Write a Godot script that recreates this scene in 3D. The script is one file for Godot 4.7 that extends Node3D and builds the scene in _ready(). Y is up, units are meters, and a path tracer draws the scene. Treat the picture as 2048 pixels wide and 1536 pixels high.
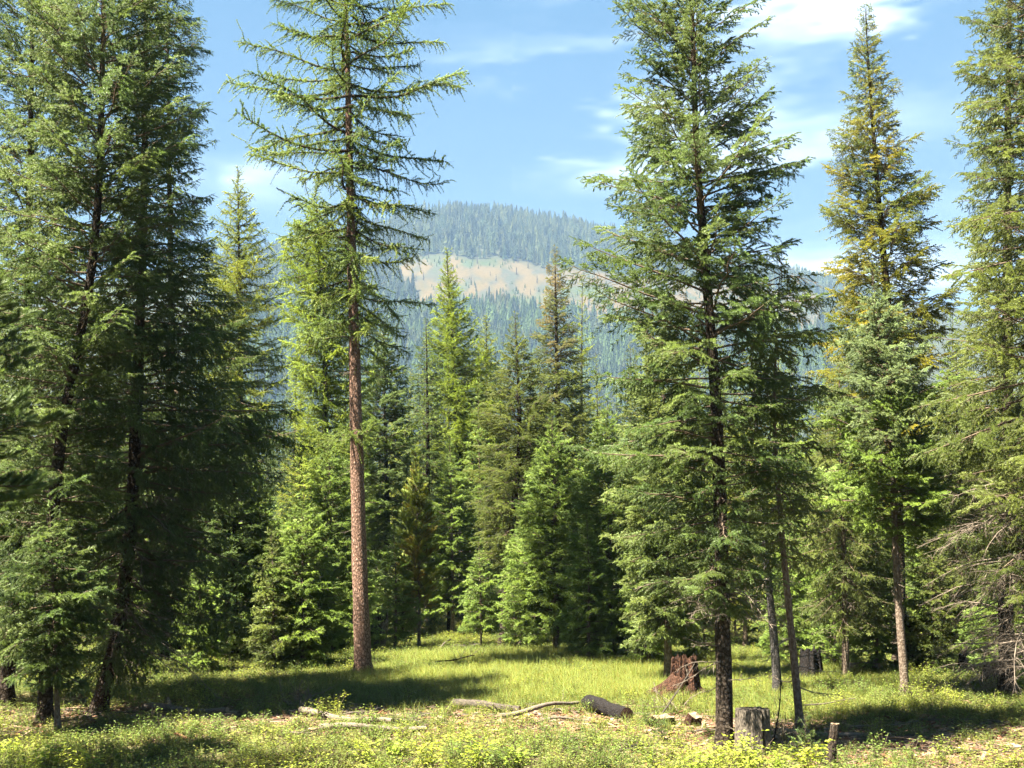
extends Node3D
# A sunlit forest clearing: larch and fir trees, stumps and slash on the ground, a wooded mountain with a clear-cut behind.

const FOCAL := 2400.0      # focal length in pixels of a 2048 x 1536 frame
const EYE := 2.85          # height of the camera above the clearing
const PITCH := 0.1375      # upward tilt, radians

var rng := RandomNumberGenerator.new()
var lump := FastNoiseLite.new()
var patch := FastNoiseLite.new()
var used := {}
var mats := {}
var branches := {}

# ---------------------------------------------------------------- small helpers

func lin(r: float, g: float, b: float) -> Color:
	return Color(r, g, b).linear_to_srgb()

func rf(a: float, b: float) -> float:
	return rng.randf_range(a, b)

func at(u: float, v: float, d: float) -> Vector3:      # the place at distance d that lies along the sight line u, v
	var x := (u - 1024.0) / FOCAL
	var y := (768.0 - v) / FOCAL
	var f := cos(PITCH) - y * sin(PITCH)
	return Vector3(d * x / f, EYE + d * (sin(PITCH) + y * cos(PITCH)) / f, -d)

func spot(u: float, v: float) -> Vector3:              # the place on the ground along a sight line
	var y := (768.0 - v) / FOCAL
	var d := EYE * (cos(PITCH) - y * sin(PITCH)) / -(sin(PITCH) + y * cos(PITCH))
	var p := at(u, v, d)
	p.y = gh(p.x, p.z)
	return p

func gh(x: float, z: float) -> float:                  # height of the ground
	return 0.16 * lump.get_noise_2d(x * 1.3, z * 1.3) + 0.05 * lump.get_noise_2d(x * 6.0 + 90.0, z * 6.0)

func numbered(called: String) -> String:
	var k: int = used.get(called, 0)
	used[called] = k + 1
	return called if k == 0 else "%s_%03d" % [called, k]

func tag(o: Node, label: String, category: String, group := "") -> void:
	o.set_meta("label", label)
	o.set_meta("category", category)
	if group != "":
		o.set_meta("group", group)

func thing(called: String, label: String, category: String, p: Vector3, group := "") -> Node3D:
	var o := Node3D.new()
	o.name = numbered(called)
	add_child(o)
	o.position = p
	tag(o, label, category, group)
	return o

func put(called: String, mesh: Mesh, parent: Node = self, t := Transform3D()) -> MeshInstance3D:
	var o := MeshInstance3D.new()
	o.name = numbered(called) if parent == self else called
	o.mesh = mesh
	o.transform = t
	parent.add_child(o, true)
	return o

func flat_normals(v: PackedVector3Array) -> PackedVector3Array:
	var n := PackedVector3Array()
	n.resize(v.size())
	for i in range(0, v.size() - 2, 3):
		var k := (v[i + 2] - v[i]).cross(v[i + 1] - v[i]).normalized()
		n[i] = k
		n[i + 1] = k
		n[i + 2] = k
	return n

func add_surface(m: ArrayMesh, mat: Material, v: PackedVector3Array, n := PackedVector3Array(), uv := PackedVector2Array(), c := PackedColorArray()) -> void:
	if v.is_empty():
		return
	var a := []
	a.resize(Mesh.ARRAY_MAX)
	a[Mesh.ARRAY_VERTEX] = v
	a[Mesh.ARRAY_NORMAL] = flat_normals(v) if n.is_empty() else n
	if not uv.is_empty():
		a[Mesh.ARRAY_TEX_UV] = uv
	if not c.is_empty():
		a[Mesh.ARRAY_COLOR] = c
	m.add_surface_from_arrays(Mesh.PRIMITIVE_TRIANGLES, a)
	m.surface_set_material(m.get_surface_count() - 1, mat)

class Geo:                                             # triangles being collected
	var v := PackedVector3Array()
	var n := PackedVector3Array()
	var uv := PackedVector2Array()
	var c := PackedColorArray()

func tube(g: Geo, p: PackedVector3Array, r: PackedFloat32Array, sides: int, bump := 0.0, vscale := 1.0, flute := 0.0) -> void:
	var rings := []
	var along := 0.0
	var vs := PackedFloat32Array()
	for i in p.size():
		var t: Vector3
		if i == 0:
			t = p[1] - p[0]
		elif i == p.size() - 1:
			t = p[i] - p[i - 1]
		else:
			t = p[i + 1] - p[i - 1]
		t = t.normalized()
		var side := t.cross(Vector3.UP if absf(t.y) < 0.9 else Vector3.RIGHT).normalized()
		var over := side.cross(t)
		if i > 0:
			along += p[i].distance_to(p[i - 1])
		vs.append(along * vscale)
		var ring := PackedVector3Array()
		for k in sides + 1:
			var a := TAU * float(k % sides) / sides
			var w := r[i]
			if bump > 0.0:
				w *= 1.0 + bump * lump.get_noise_3d(p[i].x * 30.0 + cos(a) * 9.0, p[i].y * 14.0 + along * 9.0, p[i].z * 30.0 + sin(a) * 9.0)
			if flute > 0.0:
				w *= 1.0 + flute * lump.get_noise_2d(cos(a) * 14.0 + 40.0, sin(a) * 14.0)
			ring.append(p[i] + (side * cos(a) + over * sin(a)) * w)
		rings.append(ring)
	for i in p.size() - 1:
		var a: PackedVector3Array = rings[i]
		var b: PackedVector3Array = rings[i + 1]
		for k in sides:
			for q in [[a, k, i], [b, k + 1, i + 1], [b, k, i + 1], [a, k, i], [a, k + 1, i], [b, k + 1, i + 1]]:
				var ring: PackedVector3Array = q[0]
				g.v.append(ring[q[1]])
				g.n.append((ring[q[1]] - p[q[2]]).normalized())
				g.uv.append(Vector2(float(q[1]) / sides, vs[q[2]]))

func cap(g: Geo, centre: Vector3, normal: Vector3, ring: PackedVector3Array) -> void:
	for k in ring.size():
		var a := ring[k]
		var b := ring[(k + 1) % ring.size()]
		for q in [centre, a, b]:
			g.v.append(q)
			g.n.append(normal)
			g.uv.append(Vector2((q - centre).length() * 6.0, atan2((q - centre).z, (q - centre).x) * 0.1))

# ---------------------------------------------------------------- materials

func noise_tex(freq: float, ramp: Array, size := 256, kind := FastNoiseLite.TYPE_SIMPLEX_SMOOTH, octaves := 5, sd := 1, stretch := 1) -> Texture2D:
	var n := FastNoiseLite.new()
	n.seed = sd
	n.noise_type = kind
	n.frequency = freq
	n.fractal_octaves = octaves
	if kind == FastNoiseLite.TYPE_CELLULAR:
		n.cellular_return_type = FastNoiseLite.RETURN_DISTANCE2_SUB
		n.domain_warp_enabled = true
		n.domain_warp_amplitude = 18.0
		n.domain_warp_frequency = 0.03
	var im := n.get_seamless_image(size, size)
	im.convert(Image.FORMAT_L8)
	if stretch > 1:
		im.resize(size, size * stretch, Image.INTERPOLATE_CUBIC)
	var g := Gradient.new()
	var off := PackedFloat32Array()
	var col := PackedColorArray()
	for r in ramp:
		off.append(r[0])
		col.append(lin(r[1], r[2], r[3]))
	g.offsets = off
	g.colors = col
	var table := PackedByteArray()
	for i in 256:
		var c := g.sample(i / 255.0)
		table.append(int(clampf(c.r, 0, 1) * 255.0))
		table.append(int(clampf(c.g, 0, 1) * 255.0))
		table.append(int(clampf(c.b, 0, 1) * 255.0))
	var src := im.get_data()
	var dst := PackedByteArray()
	dst.resize(src.size() * 3)
	for i in src.size():
		var k := src[i] * 3
		dst[i * 3] = table[k]
		dst[i * 3 + 1] = table[k + 1]
		dst[i * 3 + 2] = table[k + 2]
	return ImageTexture.create_from_image(Image.create_from_data(im.get_width(), im.get_height(), false, Image.FORMAT_RGB8, dst))

func grey_tex(freq: float, size := 256, kind := FastNoiseLite.TYPE_SIMPLEX_SMOOTH, sd := 3) -> Texture2D:
	return noise_tex(freq, [[0.0, 0.0, 0.0, 0.0], [1.0, 1.0, 1.0, 1.0]], size, kind, 5, sd)

func textured(tex: Texture2D, rough := 0.9, uvs := Vector3(1, 1, 1), tri := false, relief: Texture2D = null, depth := 1.0) -> StandardMaterial3D:
	var m := StandardMaterial3D.new()
	m.albedo_texture = tex
	m.roughness = rough
	m.metallic_specular = 0.25
	m.uv1_scale = uvs
	m.uv1_triplanar = tri
	if relief != null:
		m.heightmap_enabled = true
		m.heightmap_texture = relief
		m.heightmap_scale = depth
	return m

func needle_mat(c: Color, thin := 0.8) -> StandardMaterial3D:   # c is a linear base colour
	var key := "needle %s %s" % [c, thin]
	if not mats.has(key):
		var m := StandardMaterial3D.new()
		m.albedo_color = c.linear_to_srgb()
		m.vertex_color_use_as_albedo = true
		m.roughness = 0.5
		m.metallic_specular = 0.4
		m.backlight_enabled = true
		m.backlight = lin(thin, thin, thin * 0.75)
		mats[key] = m
	return mats[key]

func plain(r: float, g: float, b: float, rough := 0.9) -> StandardMaterial3D:
	var key := "plain %s %s %s" % [r, g, b]
	if not mats.has(key):
		var m := StandardMaterial3D.new()
		m.albedo_color = lin(r, g, b)
		m.roughness = rough
		m.metallic_specular = 0.2
		mats[key] = m
	return mats[key]

# ---------------------------------------------------------------- branches

func needles(g: Geo, a: Vector3, b: Vector3, count: int, long: float, wide: float, tint: Color, forward := 0.55) -> void:
	var t := (b - a).normalized()
	var s := t.cross(Vector3(0.3, 1, 0.2)).normalized()
	var o := s.cross(t)
	var turn := rng.randf() * TAU
	for k in count:
		var p := a.lerp(b, (k + rng.randf()) / count)
		turn += 2.4
		var out := s * cos(turn) + o * sin(turn)
		var dir := (out + t * forward * rf(0.5, 1.6)).normalized()
		var w := dir.cross(t + out * rf(-0.8, 0.8)).normalized() * wide * 0.5
		var tip := p + dir * long * rf(0.75, 1.2)
		var n := w.cross(dir).normalized()
		if n.dot(out) < 0.0:
			w = -w
			n = -n
		g.v.append(p - w)
		g.v.append(tip)
		g.v.append(p + w)
		n = (n * 0.35 + out).normalized()
		var c := tint * rf(0.85, 1.12)
		c.a = 1.0
		for q in 3:
			g.n.append(n)
			g.c.append(c)

func twig(g: Geo, p: PackedVector3Array, r0: float, r1: float, sides := 3) -> void:
	var r := PackedFloat32Array()
	for i in p.size():
		r.append(lerpf(r0, r1, float(i) / maxf(1.0, p.size() - 1)))
	tube(g, p, r, sides, 0.0, 4.0)

# kind of branch: how far secondaries spread, hang, how dense
const KIND := {
	"fir": {"classes": [0.45, 0.9, 1.6, 2.6], "wide": 0.40, "hang": 0.34, "sag": 0.09, "gap": 0.085, "fine": 0.044, "shoot": 0.115, "count": 28, "long": 0.024, "thick": 0.0105},
	"weeping": {"classes": [0.45, 0.9, 1.6, 2.6], "wide": 0.38, "hang": 0.75, "sag": 0.15, "gap": 0.095, "fine": 0.047, "shoot": 0.12, "count": 27, "long": 0.024, "thick": 0.0105},
	"bushy": {"classes": [0.4, 0.8, 1.4], "wide": 0.44, "hang": 0.16, "sag": 0.02, "gap": 0.08, "fine": 0.05, "shoot": 0.125, "count": 32, "long": 0.027, "thick": 0.012},
	"tight": {"classes": [0.45, 0.9, 1.7], "wide": 0.5, "hang": 0.36, "sag": 0.05, "gap": 0.075, "fine": 0.045, "shoot": 0.10, "count": 28, "long": 0.022, "thick": 0.0105},
}

func make_branch(kind: String, size: float, sd: int, coarse: bool) -> ArrayMesh:
	var was := rng.state
	rng.seed = sd * 7919 + kind.hash() % 100000 + int(size * 100.0)
	var wood := Geo.new()
	var leaf := Geo.new()
	var m := ArrayMesh.new()
	if kind == "larch":
		larch_branch(wood, leaf, size)
	elif kind == "pine":
		pine_branch(wood, leaf, size)
	elif kind == "dead":
		dead_branch(wood, size)
	else:
		fir_branch(wood, leaf, size, KIND[kind], coarse)
	add_surface(m, mats["deadwood"] if kind == "dead" else (mats["larchwood"] if kind == "larch" else mats["twigwood"]), wood.v, wood.n, wood.uv)
	if leaf.v.size() > 0:
		add_surface(m, needle_mat(Color(0.05, 0.085, 0.03)), leaf.v, leaf.n, PackedVector2Array(), leaf.c)
	rng.state = was
	return m

func fir_branch(wood: Geo, leaf: Geo, size: float, k: Dictionary, coarse: bool) -> void:
	var pts := PackedVector3Array()
	var segs := 7
	var bend := rf(-0.08, 0.08)
	var sag: float = k.sag * rf(0.6, 1.3)
	for i in segs + 1:
		var s := float(i) / segs
		pts.append(Vector3(size * s, size * (-sag * s * s * 2.0 + sag * 1.4 * s * s * s), size * bend * s * s + size * 0.015 * sin(s * 9.0 + sd_phase())))
	twig(wood, pts, 0.006 + 0.0075 * size, 0.003, 5)
	var gap: float = k.gap * (1.5 if coarse else 1.0)
	var n := int(size * 0.9 / gap) * 2
	var count: int = int(k.count * (0.5 if coarse else 1.0))
	var long: float = k.long * (1.35 if coarse else 1.0)
	var thick: float = k.thick * (1.9 if coarse else 1.0)
	for i in n:
		var s := 0.1 + 0.9 * (i + rng.randf()) / n
		if (s < 0.3 and rng.randf() < 0.4) or rng.randf() < 0.08:
			continue
		var f := s * segs
		var i0: int = mini(int(f), segs - 1)
		var p := pts[i0].lerp(pts[i0 + 1], f - i0)
		var ax := (pts[i0 + 1] - pts[i0]).normalized()
		var l2: float = maxf(0.07, size * k.wide * pow(1.0 - s, 0.75) * smoothstep(0.0, 0.3, s) * rf(0.45, 1.25) + 0.05)
		var side := 1.0 if i % 2 == 0 else -1.0
		var ang := deg_to_rad(rf(42, 66))
		var lift := rf(-0.6, 0.75)
		var d := (ax * cos(ang) + Vector3(0, lift, side).normalized() * sin(ang)).normalized()
		var hang: float = k.hang * rf(0.4, 1.5)
		var q := PackedVector3Array()
		for j in 4:
			var w := j / 3.0
			q.append(p + d * l2 * w + Vector3(0, -hang * l2 * w * w, 0))
		twig(wood, q, 0.0035, 0.0015)
		var young := rf(0.6, 1.0) * (0.75 + 0.3 * s)
		var tint := Color(young, young, young * rf(0.8, 1.0))
		# the secondary twig carries needles on its outer part
		for j in 3:
			if j > 0 or l2 < 0.2:
				needles(leaf, q[j], q[j + 1], int(count * maxf(0.5, l2 / 3.0 / k.shoot)), long, thick, tint)
		var m := int(l2 / (k.fine * (1.5 if coarse else 1.0)))
		for j in m:
			var w := 0.22 + 0.78 * (j + rng.randf()) / m
			var e := w * 3.0
			var e0: int = mini(int(e), 2)
			var o := q[e0].lerp(q[e0 + 1], e - e0)
			var t := (q[e0 + 1] - q[e0]).normalized()
			var across := t.cross(Vector3.UP).normalized() * (1.0 if j % 2 == 0 else -1.0)
			var sd := (t * 0.75 + across * 0.8 + Vector3(0, rf(-0.45, 0.12) - hang * 0.25, 0)).normalized()
			var l3: float = k.shoot * rf(0.5, 1.25) * lerpf(1.1, 0.65, w)
			needles(leaf, o, o + sd * l3, count, long, thick, tint * rf(0.8, 1.2))
			if l3 > 0.09 and not coarse:
				var sd2 := (sd * 0.7 + t * 0.5 + Vector3(0, rf(-0.5, 0.1), 0)).normalized()
				needles(leaf, o + sd * l3 * 0.45, o + sd * l3 * 0.45 + sd2 * l3 * 0.75, int(count * 0.7), long, thick, tint)
	needles(leaf, pts[segs - 1], pts[segs] + (pts[segs] - pts[segs - 1]).normalized() * 0.06, int(count * 1.6), long, thick, Color(1, 1, 0.95))

func sd_phase() -> float:
	return rng.randf() * TAU

func larch_branch(wood: Geo, leaf: Geo, size: float) -> void:
	var pts := PackedVector3Array()
	var segs := 10
	var ph := sd_phase()
	for i in segs + 1:
		var s := float(i) / segs
		pts.append(Vector3(size * s, size * (0.03 * sin(s * 7.0 + ph) - 0.10 * s + 0.16 * s * s * s) * 0.8, size * 0.05 * sin(s * 5.0 + ph * 1.7)))
	twig(wood, pts, 0.008 + 0.010 * size, 0.003, 5)
	var n := int(size / 0.026)
	for i in n:
		var s := pow((i + rng.randf()) / n, 0.8)
		var f := s * segs
		var i0: int = mini(int(f), segs - 1)
		var p := pts[i0].lerp(pts[i0 + 1], f - i0)
		var ax := (pts[i0 + 1] - pts[i0]).normalized()
		var l2 := rf(0.08, 0.40) * lerpf(1.15, 0.75, s) * minf(1.0, size * 0.8)
		if rng.randf() < 0.22:
			l2 *= 1.9
		var side := 1.0 if rng.randf() < 0.5 else -1.0
		var d := (ax * rf(0.2, 0.9) + Vector3(0, rf(-0.75, 0.55), side * rf(0.3, 1.0))).normalized()
		var droop := rf(-0.15, 0.75)
		var q := PackedVector3Array()
		var steps := 4
		for j in steps + 1:
			var w := float(j) / steps
			q.append(p + d * l2 * w + Vector3(rf(-1, 1) * 0.012, -droop * l2 * w * w + rf(-1, 1) * 0.01, rf(-1, 1) * 0.012))
		twig(wood, q, 0.004, 0.0015)
		if rng.randf() < 0.07:
			continue                                     # a bare dead twig
		var young := rf(0.7, 1.0)
		var tint := Color(young * rf(0.92, 1.05), young, young * 0.9)
		var tufts := int(l2 / 0.026) + 1
		for j in tufts:
			var w := (j + rf(0.2, 1.0)) / tufts * steps
			var e0: int = mini(int(w), steps - 1)
			var o := q[e0].lerp(q[e0 + 1], w - e0)
			needle_tuft(leaf, o, (d + Vector3(rf(-1, 1), rf(-0.4, 1), rf(-1, 1))).normalized(), 12, 0.034, 0.0092, tint)
	for i in int(size / 0.03):                               # tufts straight on the limb
		var f := rng.randf() * segs
		var i0: int = mini(int(f), segs - 1)
		var o := pts[i0].lerp(pts[i0 + 1], f - i0)
		needle_tuft(leaf, o, Vector3(rf(-1, 1), rf(0.1, 1), rf(-1, 1)).normalized(), 10, 0.034, 0.0092, Color(0.9, 0.9, 0.8))
	for i in int(size * 9.0):                               # dark beard lichen below the limb
		var f := rf(0.05, 0.9) * segs
		var i0: int = mini(int(f), segs - 1)
		var o := pts[i0].lerp(pts[i0 + 1], f - i0)
		var l := rf(0.03, 0.12)
		twig(wood, PackedVector3Array([o, o + Vector3(rf(-0.02, 0.02), -l * 0.6, rf(-0.02, 0.02)), o + Vector3(rf(-0.03, 0.03), -l, rf(-0.03, 0.03))]), 0.012, 0.002)

func needle_tuft(g: Geo, o: Vector3, d: Vector3, count: int, long: float, wide: float, tint: Color) -> void:
	for k in count:
		var dir := (d * 0.5 + Vector3(rf(-1, 1), rf(-1, 1), rf(-1, 1))).normalized()
		var w := dir.cross(Vector3(rf(-1, 1), rf(-1, 1), rf(-1, 1))).normalized() * wide * 0.5
		var face := (dir * Vector3(1, 0.6, 1) + Vector3(0, 0.5, 0)).normalized()
		var n := w.cross(dir).normalized()
		if n.dot(face) < 0.0:
			w = -w
			n = -n
		g.v.append(o - w)
		g.v.append(o + dir * long * rf(0.7, 1.25))
		g.v.append(o + w)
		n = (n * 0.5 + face).normalized()
		var c := tint * rf(0.85, 1.1)
		c.a = 1.0
		for q in 3:
			g.n.append(n)
			g.c.append(c)

func pine_branch(wood: Geo, leaf: Geo, size: float) -> void:
	var pts := PackedVector3Array()
	var segs := 6
	for i in segs + 1:
		var s := float(i) / segs
		pts.append(Vector3(size * s, size * (-0.05 * s + 0.2 * s * s * s), size * 0.05 * sin(s * 4.0)))
	twig(wood, pts, 0.006 + 0.008 * size, 0.005, 5)
	var n := int(size / 0.055)
	for i in n:
		var s := 0.25 + 0.75 * (i + rng.randf()) / n
		var f := s * segs
		var i0: int = mini(int(f), segs - 1)
		var p := pts[i0].lerp(pts[i0 + 1], f - i0)
		var side := 1.0 if i % 2 == 0 else -1.0
		var l2 := rf(0.12, 0.38) * size * 0.9 * (1.15 - s) + 0.08
		var d := Vector3(rf(0.5, 1.0), rf(-0.1, 0.5), side * rf(0.4, 1.0)).normalized()
		var e := p + d * l2 + Vector3(0, l2 * 0.15, 0)
		twig(wood, PackedVector3Array([p, p.lerp(e, 0.5) - Vector3(0, 0.01, 0), e]), 0.005, 0.003)
		var old := rng.randf() < 0.09
		var young := rf(0.7, 1.0)
		var tint := Color(young, young, young) if not old else Color(1.0, 0.6, 0.32)
		needles(leaf, p.lerp(e, 0.2), e, 150, 0.07, 0.0055, tint, 0.7)
		needles(leaf, e - d * 0.03, e + d * 0.04, 60, 0.065, 0.0055, tint, 1.2)

func dead_branch(wood: Geo, size: float) -> void:
	var pts := PackedVector3Array()
	var segs := 6
	var ph := sd_phase()
	for i in segs + 1:
		var s := float(i) / segs
		pts.append(Vector3(size * s, size * (-0.14 * s * s + 0.04 * sin(s * 6.0 + ph)), size * 0.07 * sin(s * 4.0 + ph)))
	twig(wood, pts, 0.005 + 0.007 * size, 0.002, 5)
	for i in int(size / 0.07):
		var s := rf(0.1, 1.0)
		var f := s * segs
		var i0: int = mini(int(f), segs - 1)
		var p := pts[i0].lerp(pts[i0 + 1], f - i0)
		var l2 := rf(0.08, 0.42) * size * (1.2 - s)
		var d := Vector3(rf(0.3, 1.0), rf(-0.6, 0.25), rf(-1, 1)).normalized()
		var mid := p + d * l2 * 0.5 + Vector3(rf(-0.02, 0.02), rf(-0.03, 0.01), 0)
		var e := p + d * l2 + Vector3(0, -l2 * rf(0.0, 0.4), 0)
		twig(wood, PackedVector3Array([p, mid, e]), 0.004, 0.0015)
		for j in 2:
			var d2 := (d + Vector3(rf(-0.8, 0.8), rf(-0.9, 0.2), rf(-0.8, 0.8))).normalized()
			twig(wood, PackedVector3Array([mid, mid + d2 * l2 * rf(0.2, 0.5)]), 0.0025, 0.001)

func branch_mesh(kind: String, want: float, variants: int, coarse := false) -> Array:    # [mesh, its length]
	var classes: Array = {"larch": [0.7, 1.4, 2.5], "pine": [0.5, 1.0], "dead": [0.6, 1.2, 2.0]}.get(kind, [])
	if classes.is_empty():
		classes = KIND[kind].classes
	var best: float = classes[0]
	for c in classes:
		if absf(log(want / c)) < absf(log(want / best)):
			best = c
	var sd := rng.randi() % variants
	var key := "%s %s %d %s" % [kind, best, sd, coarse]
	if not branches.has(key):
		branches[key] = make_branch(kind, best, sd, coarse)
	return [branches[key], best]

func pose(dir: Vector3, roll: float, size: float, p: Vector3) -> Transform3D:
	var x := dir.normalized()
	var z := x.cross(Vector3.UP)
	if z.length() < 0.05:
		z = Vector3(cos(roll), 0, sin(roll))
	z = z.normalized()
	var y := z.cross(x)
	var b := Basis(x, y, z) * Basis(Vector3.RIGHT, roll)
	return Transform3D(b.scaled_local(Vector3.ONE * size), p)

# ---------------------------------------------------------------- trees

func between(table: Array, key: float, column: int) -> float:
	if key <= table[0][0]:
		return table[0][column]
	for i in table.size() - 1:
		if key <= table[i + 1][0]:
			var w: float = (key - table[i][0]) / maxf(1e-6, table[i + 1][0] - table[i][0])
			return lerpf(table[i][column], table[i + 1][column], w)
	return table[table.size() - 1][column]

func trunk_curve(pts: PackedVector3Array) -> Curve3D:
	var c := Curve3D.new()
	for i in pts.size():
		var a := pts[maxi(i - 1, 0)]
		var b := pts[mini(i + 1, pts.size() - 1)]
		var h := (b - a) / 6.0
		c.add_point(pts[i], -h, h)
	return c

# o: called, label, group, d, axis [[u, v] ...] base to tip, prof [[v, left, right] ...] in frame pixels top to bottom,
# kind, n, lift [degrees at the bottom, at the top], r, bark, tones, and dead [[v top, v bottom, count, length]]
func tree(o: Dictionary) -> Node3D:
	var d: float = o.d
	var scale := d / FOCAL
	rng.seed = int(o.get("seed", o.label.hash() % 1000003))
	var base := at(o.axis[0][0], o.axis[0][1], d)
	base.y = gh(base.x, base.z)
	var root := thing(o.called, o.label, "tree", base, o.get("group", ""))
	var pts := PackedVector3Array()
	var bend := 0.0
	for i in o.axis.size():
		var p := at(o.axis[i][0], o.axis[i][1], d) - base
		if i == 0:
			p = Vector3(0, -0.15, 0)
		p.z = bend
		bend += rf(-0.06, 0.06)
		pts.append(p)
	var curve := trunk_curve(pts)
	var length := curve.get_baked_length()
	var rings := int(clampf(length * 2.2, 8, 44))
	var line := PackedVector3Array()
	var radii := PackedFloat32Array()
	for i in rings + 1:
		var t := float(i) / rings
		line.append(curve.sample_baked(length * t, true))
		radii.append(o.r * (pow(1.0 - t, 0.85) * 0.92 + 0.03) * (1.0 + 0.65 * exp(-t * length / 0.2)))
	var g := Geo.new()
	tube(g, line, radii, 14 if d < 40.0 else 8, 0.13, 1.0)
	var tm := ArrayMesh.new()
	add_surface(tm, mats[o.bark], g.v, g.n, g.uv)
	put("trunk", tm, root)
	var prof := []
	for i in range(o.prof.size() - 1, -1, -1):           # by height, upwards
		var q: Array = o.prof[i]
		prof.append([at(1024, q[0], d).y - base.y, q[1] * scale, q[2] * scale])
	var low: float = prof[0][0]
	var top: float = prof[prof.size() - 1][0]
	var tip := curve.sample_baked(length, true)
	var tones: Array = o.tones
	var kind: String = o.kind
	var variants: int = o.get("variants", 5)
	# the leader is the crown's own mesh, the limbs are its children
	var lead := branch_mesh(kind, minf(0.9, maxf(0.3, (top - low) * 0.06)), variants)
	var crown := put("crown", lead[0], root, pose(Vector3(0.02, 1, 0.02), 0.3, 1.0, tip - Vector3(0, lead[1] * 0.85, 0)))
	crown.set_surface_override_material(1, tones[0])
	var inv := crown.transform.affine_inverse()
	var n: int = o.n
	var power: float = o.get("power", 1.0)
	for i in n:
		var w := pow((i + rng.randf()) / n, power)
		var y := lerpf(low, minf(top, tip.y - 0.1), w)
		var az := i * 2.39996 + rf(-0.4, 0.4)
		var e := deg_to_rad(lerpf(o.lift[0], o.lift[1], w) + rf(-15, 15))
		var k := (cos(az) + 1.0) * 0.5
		var ext := 0.0
		var yy := y
		for step in 2:
			ext = lerpf(between(prof, yy, 1), between(prof, yy, 2), k)
			yy = y + ext * tan(e)
		var len := ext / maxf(0.35, cos(e)) * rf(o.get("vary", 0.68), 1.08)
		if len < 0.12:
			continue
		var b := branch_mesh(kind, len, variants)
		var p := curve.sample_baked(clampf(y + 0.15, 0.0, length), true)
		var br := put("branch", b[0], crown, inv * pose(Vector3(cos(az) * cos(e), sin(e), sin(az) * cos(e)), rf(-0.6, 0.6), len / b[1], p))
		var tone: Material = tones[rng.randi() % tones.size()]
		if o.has("lower_tones") and w < o.get("lower_share", 0.5) * rf(0.6, 1.3):
			tone = o.lower_tones[rng.randi() % o.lower_tones.size()]
		br.set_surface_override_material(1, tone)
	for q in o.get("dead", []):
		for i in q[2]:
			var y := at(1024, rf(q[0], q[1]), d).y - base.y
			var az := rng.randf() * TAU
			var len: float = q[3] * rf(0.4, 1.15)
			var e := deg_to_rad(rf(-25, 15))
			var b := branch_mesh("dead", len, 3)
			put("dead_branch", b[0], crown, inv * pose(Vector3(cos(az) * cos(e), sin(e), sin(az) * cos(e)), rf(-1, 1), len / b[1], curve.sample_baked(clampf(y + 0.15, 0.0, length), true)))
	if o.has("extra"):                                   # single limbs: [u, v of the foot, azimuth, lift, length]
		for q in o.extra:
			var y := at(1024, q[0], d).y - base.y
			var az := deg_to_rad(q[1])
			var e := deg_to_rad(q[2])
			var b := branch_mesh(q[4] if q.size() > 4 else kind, q[3], variants)
			var br := put("branch", b[0], crown, inv * pose(Vector3(cos(az) * cos(e), sin(e), sin(az) * cos(e)), 0.0, q[3] / b[1], curve.sample_baked(clampf(y + 0.15, 0.0, length), true)))
			if br.mesh.get_surface_count() > 1:
				br.set_surface_override_material(1, tones[0])
	return root

# a whole tree of the wood behind, its crown one mesh that copies share
func wood_tree(kind: String, h: float, half: float, n: int, lift: Array, bark: String, sd: int, clear: float) -> Array:
	rng.seed = 500 + sd
	var g := Geo.new()
	var line := PackedVector3Array()
	var radii := PackedFloat32Array()
	for i in 9:
		var t := i / 8.0
		line.append(Vector3(0.1 * sin(t * 3.0 + sd), h * t - 0.1, 0.1 * cos(t * 2.0 + sd)))
		radii.append(h * 0.0095 * (1.0 - 0.93 * t))
	tube(g, line, radii, 7, 0.1, 1.0)
	var tm := ArrayMesh.new()
	add_surface(tm, mats[bark], g.v, g.n, g.uv)
	var wv := PackedVector3Array()
	var wn := PackedVector3Array()
	var wuv := PackedVector2Array()
	var lv := PackedVector3Array()
	var ln := PackedVector3Array()
	var lc := PackedColorArray()
	for i in n:
		var w := (i + rng.randf()) / n
		var y := lerpf(h * clear, h * 0.985, w)
		var az := i * 2.39996 + rf(-0.4, 0.4)
		var e := deg_to_rad(lerpf(lift[0], lift[1], w) + rf(-10, 10))
		var len := maxf(0.22, half * pow(1.0 - w, 0.8) * smoothstep(-0.25, 0.12, w) * rf(0.6, 1.1))
		var b := branch_mesh(kind, len, 2, true)
		var t := pose(Vector3(cos(az) * cos(e), sin(e), sin(az) * cos(e)), rf(-0.4, 0.4), len / b[1], Vector3(0.1 * sin(y / h * 3.0 + sd), y, 0.1 * cos(y / h * 2.0 + sd)))
		var turn := Transform3D(t.basis.orthonormalized(), Vector3.ZERO)
		var m: ArrayMesh = b[0]
		var a := m.surface_get_arrays(0)
		if len > 0.7:
			wv.append_array(t * a[Mesh.ARRAY_VERTEX])
			wn.append_array(turn * a[Mesh.ARRAY_NORMAL])
			wuv.append_array(a[Mesh.ARRAY_TEX_UV])
		a = m.surface_get_arrays(1)
		lv.append_array(t * a[Mesh.ARRAY_VERTEX])
		ln.append_array(turn * a[Mesh.ARRAY_NORMAL])
		lc.append_array(a[Mesh.ARRAY_COLOR])
	var cm := ArrayMesh.new()
	add_surface(cm, mats["larchwood" if kind == "larch" else "twigwood"], wv, wn, wuv)
	add_surface(cm, needle_mat(Color(0.05, 0.085, 0.03)), lv, ln, PackedVector2Array(), lc)
	return [tm, cm]

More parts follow.
